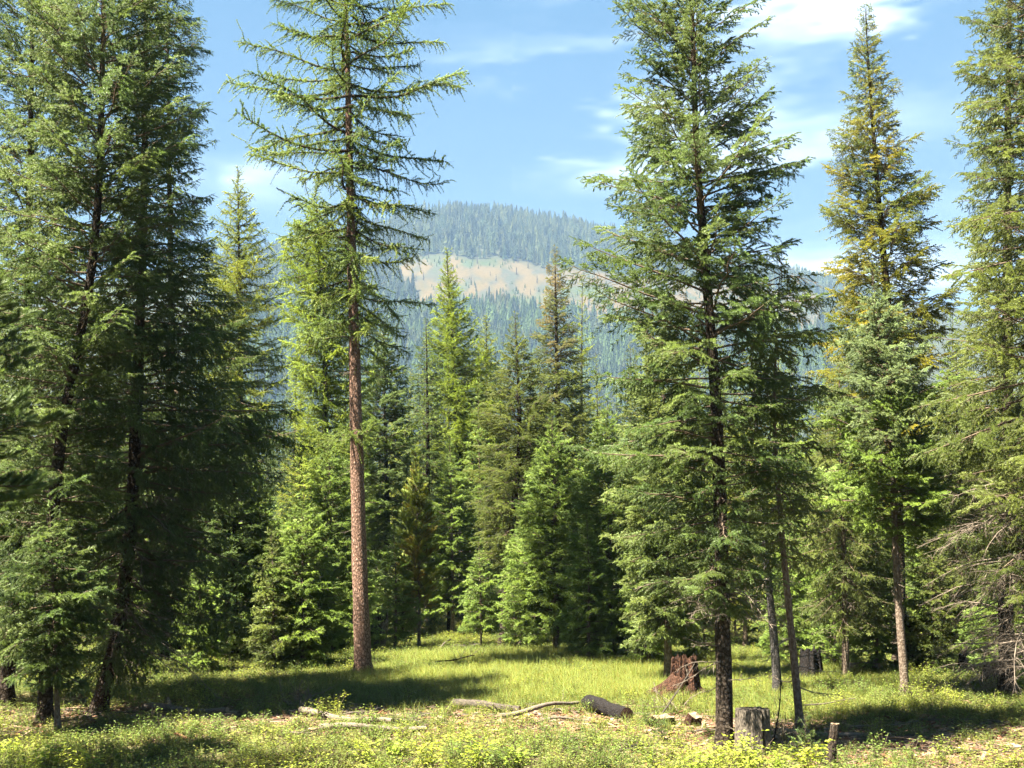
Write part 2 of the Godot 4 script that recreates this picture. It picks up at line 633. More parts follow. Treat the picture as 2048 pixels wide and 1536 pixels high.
func far_tree(sd: int) -> ArrayMesh:                     # a conifer as seen from a kilometre or more, one unit tall
	rng.seed = 900 + sd
	var v := PackedVector3Array()
	var tiers := 8
	for i in tiers:
		var y0 := 0.06 + 0.9 * float(i) / tiers
		var r := 0.15 * pow(1.0 - float(i) / tiers, 0.8) * rf(0.8, 1.2) + 0.012
		var apex := Vector3(rf(-0.01, 0.01), minf(1.0, y0 + 0.26), rf(-0.01, 0.01))
		var pts := 14
		var turn := rng.randf() * TAU
		var ring := PackedVector3Array()
		for k in pts:
			var a := turn + TAU * k / pts
			var rr := r * (rf(0.8, 1.25) if k % 2 == 0 else rf(0.35, 0.6))
			ring.append(Vector3(cos(a) * rr, y0 + rf(-0.03, 0.03) + (0.0 if k % 2 == 0 else 0.06), sin(a) * rr))
		for k in pts:
			v.append(apex)
			v.append(ring[(k + 1) % pts])
			v.append(ring[k])
	for k in 3:
		var a := TAU * k / 3.0
		var b := TAU * (k + 1) / 3.0
		for q in [Vector3(cos(a), -1.0, sin(a)), Vector3(cos(b), -1.0, sin(b)), Vector3(0, 9.0, 0)]:
			v.append(q * Vector3(0.012, 0.06, 0.012))
	var m := ArrayMesh.new()
	add_surface(m, mats["faraway"], v)
	return m

func many(called: String, mesh: Mesh, where: Array, tints: Array, parent: Node = self) -> MultiMeshInstance3D:
	var mm := MultiMesh.new()
	mm.transform_format = MultiMesh.TRANSFORM_3D
	mm.use_colors = true
	mm.mesh = mesh
	mm.instance_count = where.size()
	for i in where.size():
		mm.set_instance_transform(i, where[i])
		mm.set_instance_color(i, tints[i])
	var o := MultiMeshInstance3D.new()
	o.name = numbered(called) if parent == self else called
	o.multimesh = mm
	o.set_meta("kind", "stuff")
	parent.add_child(o, true)
	return o

# ---------------------------------------------------------------- ground plants

func grass_mesh(sd: int, blades: int, tall: float, seedy: bool) -> ArrayMesh:
	rng.seed = 1300 + sd
	var g := Geo.new()
	for k in blades:
		var a := rng.randf() * TAU
		var p := Vector3(rf(-0.07, 0.07), -0.02, rf(-0.07, 0.07))
		var h := tall * rf(0.45, 1.1)
		var lean := Vector3(cos(a), 0, sin(a)) * h * rf(0.15, 1.1)
		var s := Vector3(-sin(a), 0, cos(a)) * rf(0.0045, 0.010)
		var tint := rf(0.65, 1.0)
		var straw := rng.randf() < 0.24
		var c := Color(tint, tint, tint) if not straw else Color(1.0, 0.72, 0.75)
		var nn := (Vector3(cos(a), 0, sin(a)) * 0.5 + Vector3(rf(-0.3, 0.3), 1.0, rf(-0.3, 0.3))).normalized()
		var prev := p
		var pw := s
		for j in 3:
			var w := (j + 1) / 3.0
			var q := p + Vector3(0, h * (w - 0.18 * w * w * lean.length() / h * 2.0), 0) + lean * w * w
			var qw := s * (1.0 - w * 0.95)
			for x in [prev - pw, q - qw, q + qw, prev - pw, q + qw, prev + pw]:
				g.v.append(x)
				g.c.append(c)
				g.n.append(nn)
			prev = q
			pw = qw
	if seedy:
		for k in 2:
			var a := rng.randf() * TAU
			var p := Vector3(rf(-0.05, 0.05), 0, rf(-0.05, 0.05))
			var tip := p + Vector3(cos(a) * 0.12, tall * rf(1.2, 1.7), sin(a) * 0.12)
			var s := Vector3(0.0022, 0, 0.0022)
			for x in [p - s, tip - s, tip + s, p - s, tip + s, p + s]:
				g.v.append(x)
				g.n.append(Vector3.UP)
				g.c.append(Color(1.0, 0.75, 0.7))
			for j in 6:
				var b := tip - (tip - p) * 0.03 * j
				for x in [b, b + Vector3(rf(-0.015, 0.015), 0.02, rf(-0.015, 0.015)), b + Vector3(0.004, 0.004, 0.004)]:
					g.v.append(x)
					g.n.append(Vector3.UP)
					g.c.append(Color(1.0, 0.65, 0.7))
	var m := ArrayMesh.new()
	add_surface(m, mats["grass"], g.v, g.n, PackedVector2Array(), g.c)
	return m

func shrub_mesh(sd: int, stems: int, tall: float, leaf: float, per: int) -> ArrayMesh:   # a low leafy bush
	rng.seed = 1700 + sd
	var wood := Geo.new()
	var g := Geo.new()
	for k in stems:
		var a := rng.randf() * TAU
		var p := Vector3(rf(-0.06, 0.06), -0.03, rf(-0.06, 0.06))
		var h := tall * rf(0.5, 1.1)
		var out := Vector3(cos(a), 0, sin(a)) * h * rf(0.15, 0.8)
		var q := PackedVector3Array([p, p + out * 0.35 + Vector3(0, h * 0.5, 0), p + out + Vector3(0, h, 0)])
		twig(wood, q, 0.0035, 0.0015)
		for j in per:
			var w := rf(0.25, 1.05)
			var o := q[1].lerp(q[2], (w - 0.5) * 2.0) if w > 0.5 else q[0].lerp(q[1], w * 2.0)
			var b := rng.randf() * TAU
			o += Vector3(cos(b), rf(-0.4, 0.6), sin(b)) * rf(0.01, 0.07)
			var dir := Vector3(cos(b), rf(-0.25, 0.6), sin(b)).normalized()
			var sdv := dir.cross(Vector3(rf(-0.4, 0.4), 1, rf(-0.4, 0.4))).normalized() * leaf * rf(0.22, 0.34)
			var l := leaf * rf(0.65, 1.2)
			var up := sdv.cross(dir).normalized() * leaf * 0.06
			var tint := rf(0.66, 1.0)
			var c := Color(tint * rf(0.88, 1.0), tint, tint * 0.85)
			var mid := o + dir * l * 0.45
			var tip := o + dir * l - Vector3(0, l * 0.12, 0)
			for x in [o, mid + sdv + up, tip, o, tip, mid - sdv + up]:
				g.v.append(x)
				g.c.append(c)
	var m := ArrayMesh.new()
	add_surface(m, mats["twigwood"], wood.v, wood.n, wood.uv)
	add_surface(m, mats["leaf"], g.v, PackedVector3Array(), PackedVector2Array(), g.c)
	return m

func chip_mesh(sd: int) -> ArrayMesh:
	rng.seed = 2100 + sd
	var v := PackedVector3Array()
	var c := []
	for k in 8:
		c.append(Vector3((-0.5 if k & 1 == 0 else 0.5) * rf(0.7, 1.1), (-0.5 if k & 2 == 0 else 0.5) * 0.16 * rf(0.5, 1.2), (-0.5 if k & 4 == 0 else 0.5) * 0.28 * rf(0.4, 1.2)))
	for f in [[0, 2, 3, 1], [4, 5, 7, 6], [0, 1, 5, 4], [2, 6, 7, 3], [0, 4, 6, 2], [1, 3, 7, 5]]:
		for q in [0, 1, 2, 0, 2, 3]:
			v.append(c[f[q]])
	var m := ArrayMesh.new()
	add_surface(m, mats["chip"], v)
	return m

func scatter(n: int, d0: float, d1: float, over: float, keep: Callable) -> Array:      # places on the ground, thinned by keep(x, z)
	var out := []
	while out.size() < n:
		var d := sqrt(rf(d0 * d0, d1 * d1))
		var x := rf(-1, 1) * (d * 0.43 + over)
		if rng.randf() < keep.call(x, -d):
			out.append(Vector3(x, gh(x, -d), -d))
	return out

# ---------------------------------------------------------------- stumps, logs, sticks

func wood_body(h: float, r0: float, r1: float, lean: Vector3, flute: float, jag: float, sd: float, cracks: Array, flare := 0.25) -> Array:   # [side mesh data, top ring]
	var g := Geo.new()
	var sides := 56
	var rings := 9
	var grid := []
	for i in rings + 1:
		var t := float(i) / rings
		var ring := PackedVector3Array()
		for k in sides:
			var a := TAU * k / sides
			var r := lerpf(r0, r1, t) * (1.0 + flare * exp(-t * h / 0.12) * (0.6 + 0.8 * lump.get_noise_2d(cos(a) * 18.0 + sd * 31.0, sin(a) * 18.0)))
			r *= 1.0 + flute * lump.get_noise_2d(cos(a) * 40.0 + sd * 17.0, sin(a) * 40.0 + t * 2.0) + flute * 0.6 * lump.get_noise_2d(cos(a) * 160.0 + sd * 7.0, sin(a) * 160.0 + t * 5.0)
			for c in cracks:
				var off := absf(wrapf(a - c[0], -PI, PI))
				r *= 1.0 - c[1] * exp(-off * off / (c[2] * c[2]))
			var top := h * (1.0 + jag * lump.get_noise_2d(cos(a) * 34.0 + sd * 11.0, sin(a) * 34.0 + 60.0) + jag * 0.8 * lump.get_noise_2d(cos(a) * 120.0 + sd, sin(a) * 120.0))
			ring.append(Vector3(cos(a) * r, -0.08 + (top + 0.08) * t, sin(a) * r) + lean * t)
		grid.append(ring)
	for i in rings:
		for k in sides:
			var b := (k + 1) % sides
			for q in [[i, k, 0], [i + 1, k, 0], [i + 1, b, 1], [i, k, 0], [i + 1, b, 1], [i, b, 1]]:
				g.v.append(grid[q[0]][q[1]])
				g.uv.append(Vector2(float(k + q[2]) / sides, grid[q[0]][q[1]].y))
	return [g, grid[rings]]

func stump(called: String, label: String, p: Vector3, h: float, r0: float, r1: float, mat: String, top_mat: String, o := {}) -> Node3D:
	var root := thing(called, label, "stump", p)
	var made := wood_body(h, r0, r1, o.get("lean", Vector3.ZERO), o.get("flute", 0.08), o.get("jag", 0.02), o.get("seed", 1.0), o.get("cracks", []), o.get("flare", 0.25))
	var g: Geo = made[0]
	var m := ArrayMesh.new()
	add_surface(m, mats[mat], g.v, PackedVector3Array(), g.uv)
	put("stump_side", m, root)
	var ring: PackedVector3Array = made[1]
	var c := Vector3.ZERO
	for q in ring:
		c += q / ring.size()
	c.y -= o.get("hollow", 0.005)
	var t := Geo.new()
	var inner := PackedVector3Array()
	for q in ring:
		inner.append(c.lerp(q, 0.55) + Vector3(0, rf(-0.01, 0.01) - o.get("hollow", 0.0) * 0.4, 0))
	cap(t, c, Vector3.UP, inner)
	for k in ring.size():
		var b := (k + 1) % ring.size()
		for q in [inner[k], ring[k], ring[b], inner[k], ring[b], inner[b]]:
			t.v.append(q)
			t.uv.append(Vector2((q - c).length() * 6.0, atan2((q - c).z, (q - c).x) * 0.1))
	var tm := ArrayMesh.new()
	add_surface(tm, mats[top_mat], t.v, PackedVector3Array(), t.uv)
	put("cut_top", tm, root)
	for q in o.get("roots", []):                         # azimuth, length, radius
		var a := deg_to_rad(q[0])
		var d := Vector3(cos(a), 0, sin(a))
		var line := PackedVector3Array()
		var rad := PackedFloat32Array()
		for i in 7:
			var s := i / 6.0
			line.append(d * (r0 * 0.5 + q[1] * s) + Vector3(0.04 * sin(s * 7.0), q[2] * 1.9 * pow(1.0 - s, 1.6) - 0.03, 0.05 * cos(s * 6.0)))
			rad.append(q[2] * (1.0 - 0.75 * s))
		var rg := Geo.new()
		tube(rg, line, rad, 12, 0.35, 1.0)
		var rm := ArrayMesh.new()
		add_surface(rm, mats[mat], rg.v, rg.n, rg.uv)
		put("root", rm, root)
	return root

func log_between(called: String, label: String, category: String, a: Vector3, b: Vector3, r0: float, r1: float, mat: String, end_mat: String, o := {}) -> Node3D:
	var mid := (a + b) * 0.5
	var root := thing(called, label, category, mid, o.get("group", ""))
	rng.seed = label.hash() % 99991
	var n: int = o.get("steps", 9)
	var wander: float = o.get("wander", 0.02)
	var side := (b - a).cross(Vector3.UP).normalized()
	var line := PackedVector3Array()
	var rad := PackedFloat32Array()
	var ph := sd_phase()
	for i in n + 1:
		var s := float(i) / n
		var p := a.lerp(b, s) - mid + side * wander * sin(s * 5.0 + ph) + Vector3(0, wander * 0.7 * sin(s * 7.0 + ph * 2.0) + o.get("arch", 0.0) * sin(s * PI), 0)
		line.append(p)
		rad.append(lerpf(r0, r1, s) * rf(0.93, 1.07))
	var g := Geo.new()
	tube(g, line, rad, o.get("sides", 12), o.get("bump", 0.2), 1.0)
	var m := ArrayMesh.new()
	add_surface(m, mats[mat], g.v, PackedVector3Array() if o.get("bump", 0.2) >= 0.3 else g.n, g.uv)
	put("log_side" if r0 > 0.05 else "stem", m, root)
	if r0 > 0.03:
		for e in [0, n]:
			var t: Vector3 = (line[1] - line[0]).normalized() * -1.0 if e == 0 else (line[n] - line[n - 1]).normalized()
			var s := t.cross(Vector3.UP).normalized()
			var u := s.cross(t)
			var ring := PackedVector3Array()
			for k in 16:
				ring.append(line[e] + t * 0.003 + (s * cos(TAU * k / 16.0) + u * sin(TAU * k / 16.0)) * rad[e] * 0.96)
			var cg := Geo.new()
			cap(cg, line[e] + t * 0.004, t, ring)
			var cm := ArrayMesh.new()
			add_surface(cm, mats[end_mat], cg.v, cg.n, cg.uv)
			put("cut_end", cm, root)
	for i in o.get("twigs", 0):
		var s := rf(0.1, 0.95)
		var k := int(s * n)
		var d := ((b - a).normalized() * rf(0.0, 0.8) + Vector3(rf(-1, 1), rf(0.1, 1.0), rf(-1, 1))).normalized()
		var l: float = o.get("twig", 0.3) * rf(0.3, 1.1)
		var bm := branch_mesh("dead", l, 3)
		put("twig", bm[0], root, pose(d, rf(-2, 2), l / bm[1], line[k]))
	return root

func stick(label: String, a: Vector3, b: Vector3, r: float, mat := "paledead", twigs := 2, group := "", twig := 0.3) -> void:
	log_between("fallen_stick", label, "stick", a, b, r, r * 0.55, mat, "palewood", {"sides": 7, "bump": 0.12, "wander": r * 1.3, "twigs": twigs, "group": group, "twig": twig, "steps": 8})

func chunk(label: String, p: Vector3, w: float, h: float, turn: float, tilt: float, sd: int) -> void:   # a thick slab of split wood with a pale sawn face
	rng.seed = sd
	var root := thing("wood_chunk", label, "wood chunk", p)
	root.rotation = Vector3(tilt, turn, 0.0)
	var n := 11
	var low := PackedVector3Array()
	var high := PackedVector3Array()
	for k in n:
		var a := TAU * k / n
		var r := w * rf(0.42, 0.6)
		low.append(Vector3(cos(a) * r * 1.05, -0.05, sin(a) * r * 0.7))
		high.append(Vector3(cos(a) * r * 0.9, h * rf(0.85, 1.1), sin(a) * r * 0.6))
	var g := Geo.new()
	for k in n:
		var b := (k + 1) % n
		var l1 := low[k].lerp(high[k], 0.5) * Vector3(rf(0.9, 1.15), 1, rf(0.9, 1.15))
		for q in [low[k], l1, low[b], l1, high[k], high[b], l1, high[b], low[b]]:
			g.v.append(q)
			g.uv.append(Vector2(atan2(q.z, q.x) / TAU, q.y * 2.0))
	var m := ArrayMesh.new()
	add_surface(m, mats["redwood"], g.v, PackedVector3Array(), g.uv)
	put("rough_side", m, root)
	var t := Geo.new()
	var ring := PackedVector3Array()
	var c := Vector3.ZERO
	for q in high:
		ring.append(q + Vector3(0, 0.004, 0))
		c += q / n
	cap(t, c + Vector3(0, 0.01, 0), Vector3.UP, ring)
	var tm := ArrayMesh.new()
	add_surface(tm, mats["palewood"], t.v, PackedVector3Array(), t.uv)
	put("sawn_face", tm, root)

# ---------------------------------------------------------------- terrain

func ground_mesh() -> ArrayMesh:
	var v := PackedVector3Array()
	var c := PackedColorArray()
	var idx := PackedInt32Array()
	var rows := 150
	var cols := 150
	for i in rows + 1:
		var t := float(i) / rows
		var d := between([[0.0, -45.0], [0.1, 8.0], [0.62, 46.0], [0.82, 160.0], [1.0, 1050.0]], t, 1)
		for k in cols + 1:
			var s := 2.0 * k / cols - 1.0
			var x := s * 30.0 + signf(s) * pow(absf(s), 3.0) * (30.0 + maxf(0.0, d) * 0.7)
			v.append(Vector3(x, gh(x, -d), -d))
			c.append(soil(x, -d))
	for i in rows:
		for k in cols:
			var a := i * (cols + 1) + k
			for q in [a, a + cols + 1, a + cols + 2, a, a + cols + 2, a + 1]:
				idx.append(q)
	return indexed(v, c, idx, mats["soil"])

func indexed(v: PackedVector3Array, c: PackedColorArray, idx: PackedInt32Array, mat: Material) -> ArrayMesh:
	var n := PackedVector3Array()
	n.resize(v.size())
	for i in range(0, idx.size(), 3):
		var k := (v[idx[i + 2]] - v[idx[i]]).cross(v[idx[i + 1]] - v[idx[i]])
		if k.y < 0.0:
			k = -k
			var t := idx[i + 1]
			idx[i + 1] = idx[i + 2]
			idx[i + 2] = t
		for j in 3:
			n[idx[i + j]] += k
	for i in n.size():
		n[i] = n[i].normalized()
	var a := []
	a.resize(Mesh.ARRAY_MAX)
	a[Mesh.ARRAY_VERTEX] = v
	a[Mesh.ARRAY_NORMAL] = n
	a[Mesh.ARRAY_COLOR] = c
	a[Mesh.ARRAY_INDEX] = idx
	var m := ArrayMesh.new()
	m.add_surface_from_arrays(Mesh.PRIMITIVE_TRIANGLES, a)
	m.surface_set_material(0, mat)
	return m

func trail(x: float, z: float) -> float:                 # 1 where the bare strip of chips and slash runs across the clearing
	var mid := -20.6 + 0.16 * x + 0.7 * patch.get_noise_2d(x * 2.0, 5.0)
	if x > 3.0:
		mid += (x - 3.0) * 0.30
	var w := 2.7 + 0.9 * patch.get_noise_2d(x * 3.0, 40.0)
	return clampf(1.35 - absf(z - mid) / w, 0.0, 1.0) * clampf(0.85 + 0.9 * patch.get_noise_2d(x * 5.0, z * 5.0), 0.0, 1.0)

func meadow(x: float, z: float) -> float:                # 1 where tall grass grows
	var e := Vector2((x - 1.6) / 5.6, (z + 28.0) / 6.5).length()
	return clampf(1.6 - e * 1.1 + 0.5 * patch.get_noise_2d(x * 4.0, z * 4.0), 0.0, 1.0)

func soil(x: float, z: float) -> Color:
	var t := trail(x, z)
	var green := Color(0.06, 0.07, 0.028)
	var litter := Color(0.08, 0.058, 0.036)
	var chips := Color(0.135, 0.085, 0.055)
	var k := clampf(0.5 + patch.get_noise_2d(x * 3.0, z * 3.0), 0.0, 1.0)
	return litter.lerp(green, maxf(k, smoothstep(45.0, 60.0, -z))).lerp(chips, t)

func ridge(u: float) -> float:                           # how high the skyline stands along a sight line, 1 at the summit
	var line := [[-1400, 0.0, 640], [-400, 0.0, 640], [200, 0.0, 560], [480, 0.0, 512], [650, 0.0, 478], [750, 0.0, 456], [850, 0.0, 422], [910, 0.0, 414], [1000, 0.0, 420], [1100, 0.0, 436], [1200, 0.0, 460], [1400, 0.0, 512], [1600, 0.0, 562], [1700, 0.0, 584], [2000, 0.0, 640], [2500, 0.0, 690], [3600, 0.0, 690]]
	return (1118.0 - between(line, u, 2)) / 686.0

func hill_height(x: float, d: float) -> float:
	var u := 1024.0 + x / d * FOCAL
	var prof := [[900, 0, -8.0], [1100, 0, 90.0], [1200, 0, 168.0], [1400, 0, 268.0], [1560, 0, 352.0], [1650, 0, 396.0], [1850, 0, 500.0], [2000, 0, 566.0], [2100, 0, 560.0], [2400, 0, 430.0], [3200, 0, 100.0]]
	var y := between(prof, d, 2) * lerpf(1.0, ridge(u), smoothstep(1000.0, 1900.0, d))
	return y + (9.0 * lump.get_noise_2d(x * 0.02, d * 0.02) + 3.0 * lump.get_noise_2d(x * 0.09, d * 0.09)) * smoothstep(950.0, 1150.0, d)

func cleared(x: float, d: float) -> float:               # 1 inside the clear-cut
	var u := 1024.0 + x / d * FOCAL
	var n := patch.get_noise_2d(x * 0.06, d * 0.06)
	var far := 1668.0 + 55.0 * n + 0.0004 * (u - 1000.0) * (u - 1000.0)
	var near := 1455.0 + 50.0 * patch.get_noise_2d(x * 0.05 + 300.0, d * 0.05)
	var m := minf(minf(d - near, far - d) / 26.0, minf(u - 790.0 - 60.0 * n, 1650.0 - u) / 30.0) + 0.5 * patch.get_noise_2d(x * 0.4, d * 0.3)
	return clampf(m + 0.5, 0.0, 1.0)

func hill_mesh() -> ArrayMesh:
	var v := PackedVector3Array()
	var c := PackedColorArray()
	var idx := PackedInt32Array()
	var rows := 150
	var cols := 300
	for i in rows + 1:
		var t := float(i) / rows
		var d := 900.0 + 560.0 * t / 0.3 if t < 0.3 else (1460.0 + 240.0 * (t - 0.3) / 0.4 if t < 0.7 else 1700.0 + 1500.0 * pow((t - 0.7) / 0.3, 1.6))
		for k in cols + 1:
			var s := 2.0 * k / cols - 1.0
			var u := 1024.0 + s * 700.0 + s * s * s * 1600.0
			var x := (u - 1024.0) / FOCAL * d
			v.append(Vector3(x, hill_height(x, d), -d))
			var n := patch.get_noise_2d(x * 0.5, d * 0.16)
			var n2 := patch.get_noise_2d(x * 0.13 + 50.0, d * 0.09)
			var wood := Color(0.028, 0.032, 0.018)
			var tan := Color(0.064, 0.049, 0.021).lerp(Color(0.034, 0.036, 0.026), clampf(0.4 + n * 1.6 + 0.8 * lump.get_noise_2d(x * 0.9, d * 0.4), 0, 1)).lerp(Color(0.028, 0.044, 0.016), clampf(n2 * 1.8 - 0.25 + n * 1.2, 0, 0.7))
			c.append(wood.lerp(tan, cleared(x, d)))
	for i in rows:
		for k in cols:
			var a := i * (cols + 1) + k
			for q in [a, a + cols + 1, a + cols + 2, a, a + cols + 2, a + 1]:
				idx.append(q)
	return indexed(v, c, idx, mats["hillside"])

# ---------------------------------------------------------------- sky

func cloud_cover() -> ImageTexture:
	var w := 4096
	var h := 2048
	var n := FastNoiseLite.new()
	n.seed = 11
	n.noise_type = FastNoiseLite.TYPE_SIMPLEX_SMOOTH
	n.frequency = 0.026
	n.fractal_octaves = 6
	n.fractal_gain = 0.55
	n.domain_warp_enabled = true
	n.domain_warp_amplitude = 34.0
	n.domain_warp_frequency = 0.01
	var fine := n.get_seamless_image(w / 8, h / 2, false, false, 0.1)
	fine.convert(Image.FORMAT_L8)
	fine.resize(w, h, Image.INTERPOLATE_CUBIC)
	# where the wisps are: azimuth and height in degrees, half sizes, strength
	var spots := [[10.5, 24.8, 6.5, 2.6, 0.95], [16.0, 25.6, 9.0, 2.4, 1.0], [3.6, 21.2, 3.2, 1.9, 0.55], [4.0, 18.3, 6.0, 0.75, 0.8], [-13.5, 18.2, 4.2, 1.3, 0.8], [1.5, 23.0, 5.0, 1.0, 0.7], [8.0, 20.5, 5.0, 1.4, 0.6], [14.0, 19.0, 5.0, 2.4, 0.5], [14.5, 12.6, 6.5, 1.5, 0.75], [-1.0, 28.0, 8.0, 2.0, 0.25], [0.0, 19.2, 2.2, 0.4, 0.5]]
	rng.seed = 77
	for i in 46:
		spots.append([rf(28, 332), rf(8, 60), rf(6, 16), rf(1.2, 4.5), rf(0.3, 0.9)])
	for i in 14:
		spots.append([rf(-30, 30), rf(32, 65), rf(6, 14), rf(1.2, 4.0), rf(0.3, 0.8)])
	var mask := PackedFloat32Array()
	mask.resize(w / 8 * h / 8)
	for s in spots:
		var cx: float = s[0] / 360.0 * w / 8.0
		var cy: float = (0.5 - s[1] / 180.0) * h / 8.0
		var rx: float = s[2] / 360.0 * w / 8.0 / maxf(0.3, cos(deg_to_rad(s[1])))
		var ry: float = s[3] / 180.0 * h / 8.0
		for y in range(maxi(0, int(cy - ry * 3.0) - 1), mini(h / 8, int(cy + ry * 3.0) + 2)):
			for x in range(int(cx - rx * 3.0) - 1, int(cx + rx * 3.0) + 2):
				var e := (x - cx) * (x - cx) / (rx * rx) + (y - cy) * (y - cy) / (ry * ry)
				var k := y * (w / 8) + posmod(x, w / 8)
				mask[k] = mask[k] + s[4] * exp(-e)
	var mb := PackedByteArray()
	mb.resize(mask.size())
	for i in mask.size():
		mb[i] = int(clampf(mask[i], 0.0, 1.4) / 1.4 * 255.0)
	var mi := Image.create_from_data(w / 8, h / 8, false, Image.FORMAT_L8, mb)
	mi.resize(w, h, Image.INTERPOLATE_CUBIC)
	var md := mi.get_data()
	var fd := fine.get_data()
	var out := PackedByteArray()
	out.resize(w * h * 4)
	out.fill(255)
	for y in h / 2:
		for x in w:
			var i := y * w + x
			if md[i] > 2:
				out[i * 4 + 3] = mini(255, int(md[i] * 1.4 * smoothstep(0.3, 0.85, fd[i] / 255.0)))
			else:
				out[i * 4 + 3] = 0
	for i in range(w * h / 2, w * h):
		out[i * 4 + 3] = 0
	return ImageTexture.create_from_image(Image.create_from_data(w, h, false, Image.FORMAT_RGBA8, out))

# ---------------------------------------------------------------- the scene

func _ready() -> void:
	var cam := Camera3D.new()
	cam.name = "camera"
	cam.fov = rad_to_deg(2.0 * atan(768.0 / FOCAL))
	cam.near = 0.1
	cam.far = 6000.0
	add_child(cam)
	cam.position = Vector3(0, EYE, 0)
	cam.rotation.x = PITCH
	cam.current = true

	var sky_mat := ProceduralSkyMaterial.new()
	sky_mat.sky_top_color = lin(0.085, 0.28, 0.55)
	sky_mat.sky_horizon_color = lin(0.42, 0.58, 0.66)
	sky_mat.sky_curve = 0.22
	sky_mat.ground_bottom_color = lin(0.06, 0.07, 0.04)
	sky_mat.ground_horizon_color = lin(0.25, 0.33, 0.36)
	sky_mat.sun_angle_max = 12.0
	sky_mat.sky_cover = cloud_cover()
	sky_mat.sky_cover_modulate = Color(1, 1, 1, 1.25)
	var sky := Sky.new()
	sky.sky_material = sky_mat
	var env := Environment.new()
	env.background_mode = Environment.BG_SKY
	env.sky = sky
	env.background_energy_multiplier = 0.112
	env.tonemap_mode = Environment.TONE_MAPPER_LINEAR
	env.tonemap_exposure = 10.0
	env.sdfgi_enabled = true
	env.ssao_enabled = true
	env.ssil_enabled = true
	env.fog_enabled = true
	env.fog_density = 0.00010
	env.fog_light_color = Color(0.64, 0.8, 1.0)
	var we := WorldEnvironment.new()
	we.name = "environment"
	we.environment = env
	add_child(we)
	var sun := DirectionalLight3D.new()
	sun.name = "sun"
	sun.light_energy = 1.6
	sun.light_color = Color(1.0, 0.955, 0.87)
	sun.light_angular_distance = 0.5
	sun.shadow_enabled = true
	add_child(sun)
	var az := deg_to_rad(120.0)
	var el := deg_to_rad(62.0)
	sun.look_at_from_position(Vector3(-sin(az) * cos(el), sin(el), -cos(az) * cos(el)) * 20.0, Vector3.ZERO)

	lump.seed = 5
	lump.noise_type = FastNoiseLite.TYPE_SIMPLEX_SMOOTH
	lump.frequency = 0.05
	lump.fractal_octaves = 3
	patch.seed = 21
	patch.noise_type = FastNoiseLite.TYPE_SIMPLEX_SMOOTH
	patch.frequency = 0.06
	patch.fractal_octaves = 3

	materials()
	terrain()
	near_trees()
	middle_trees()
	edge_firs()
	wood_behind()
	stumps_and_logs()
	undergrowth()

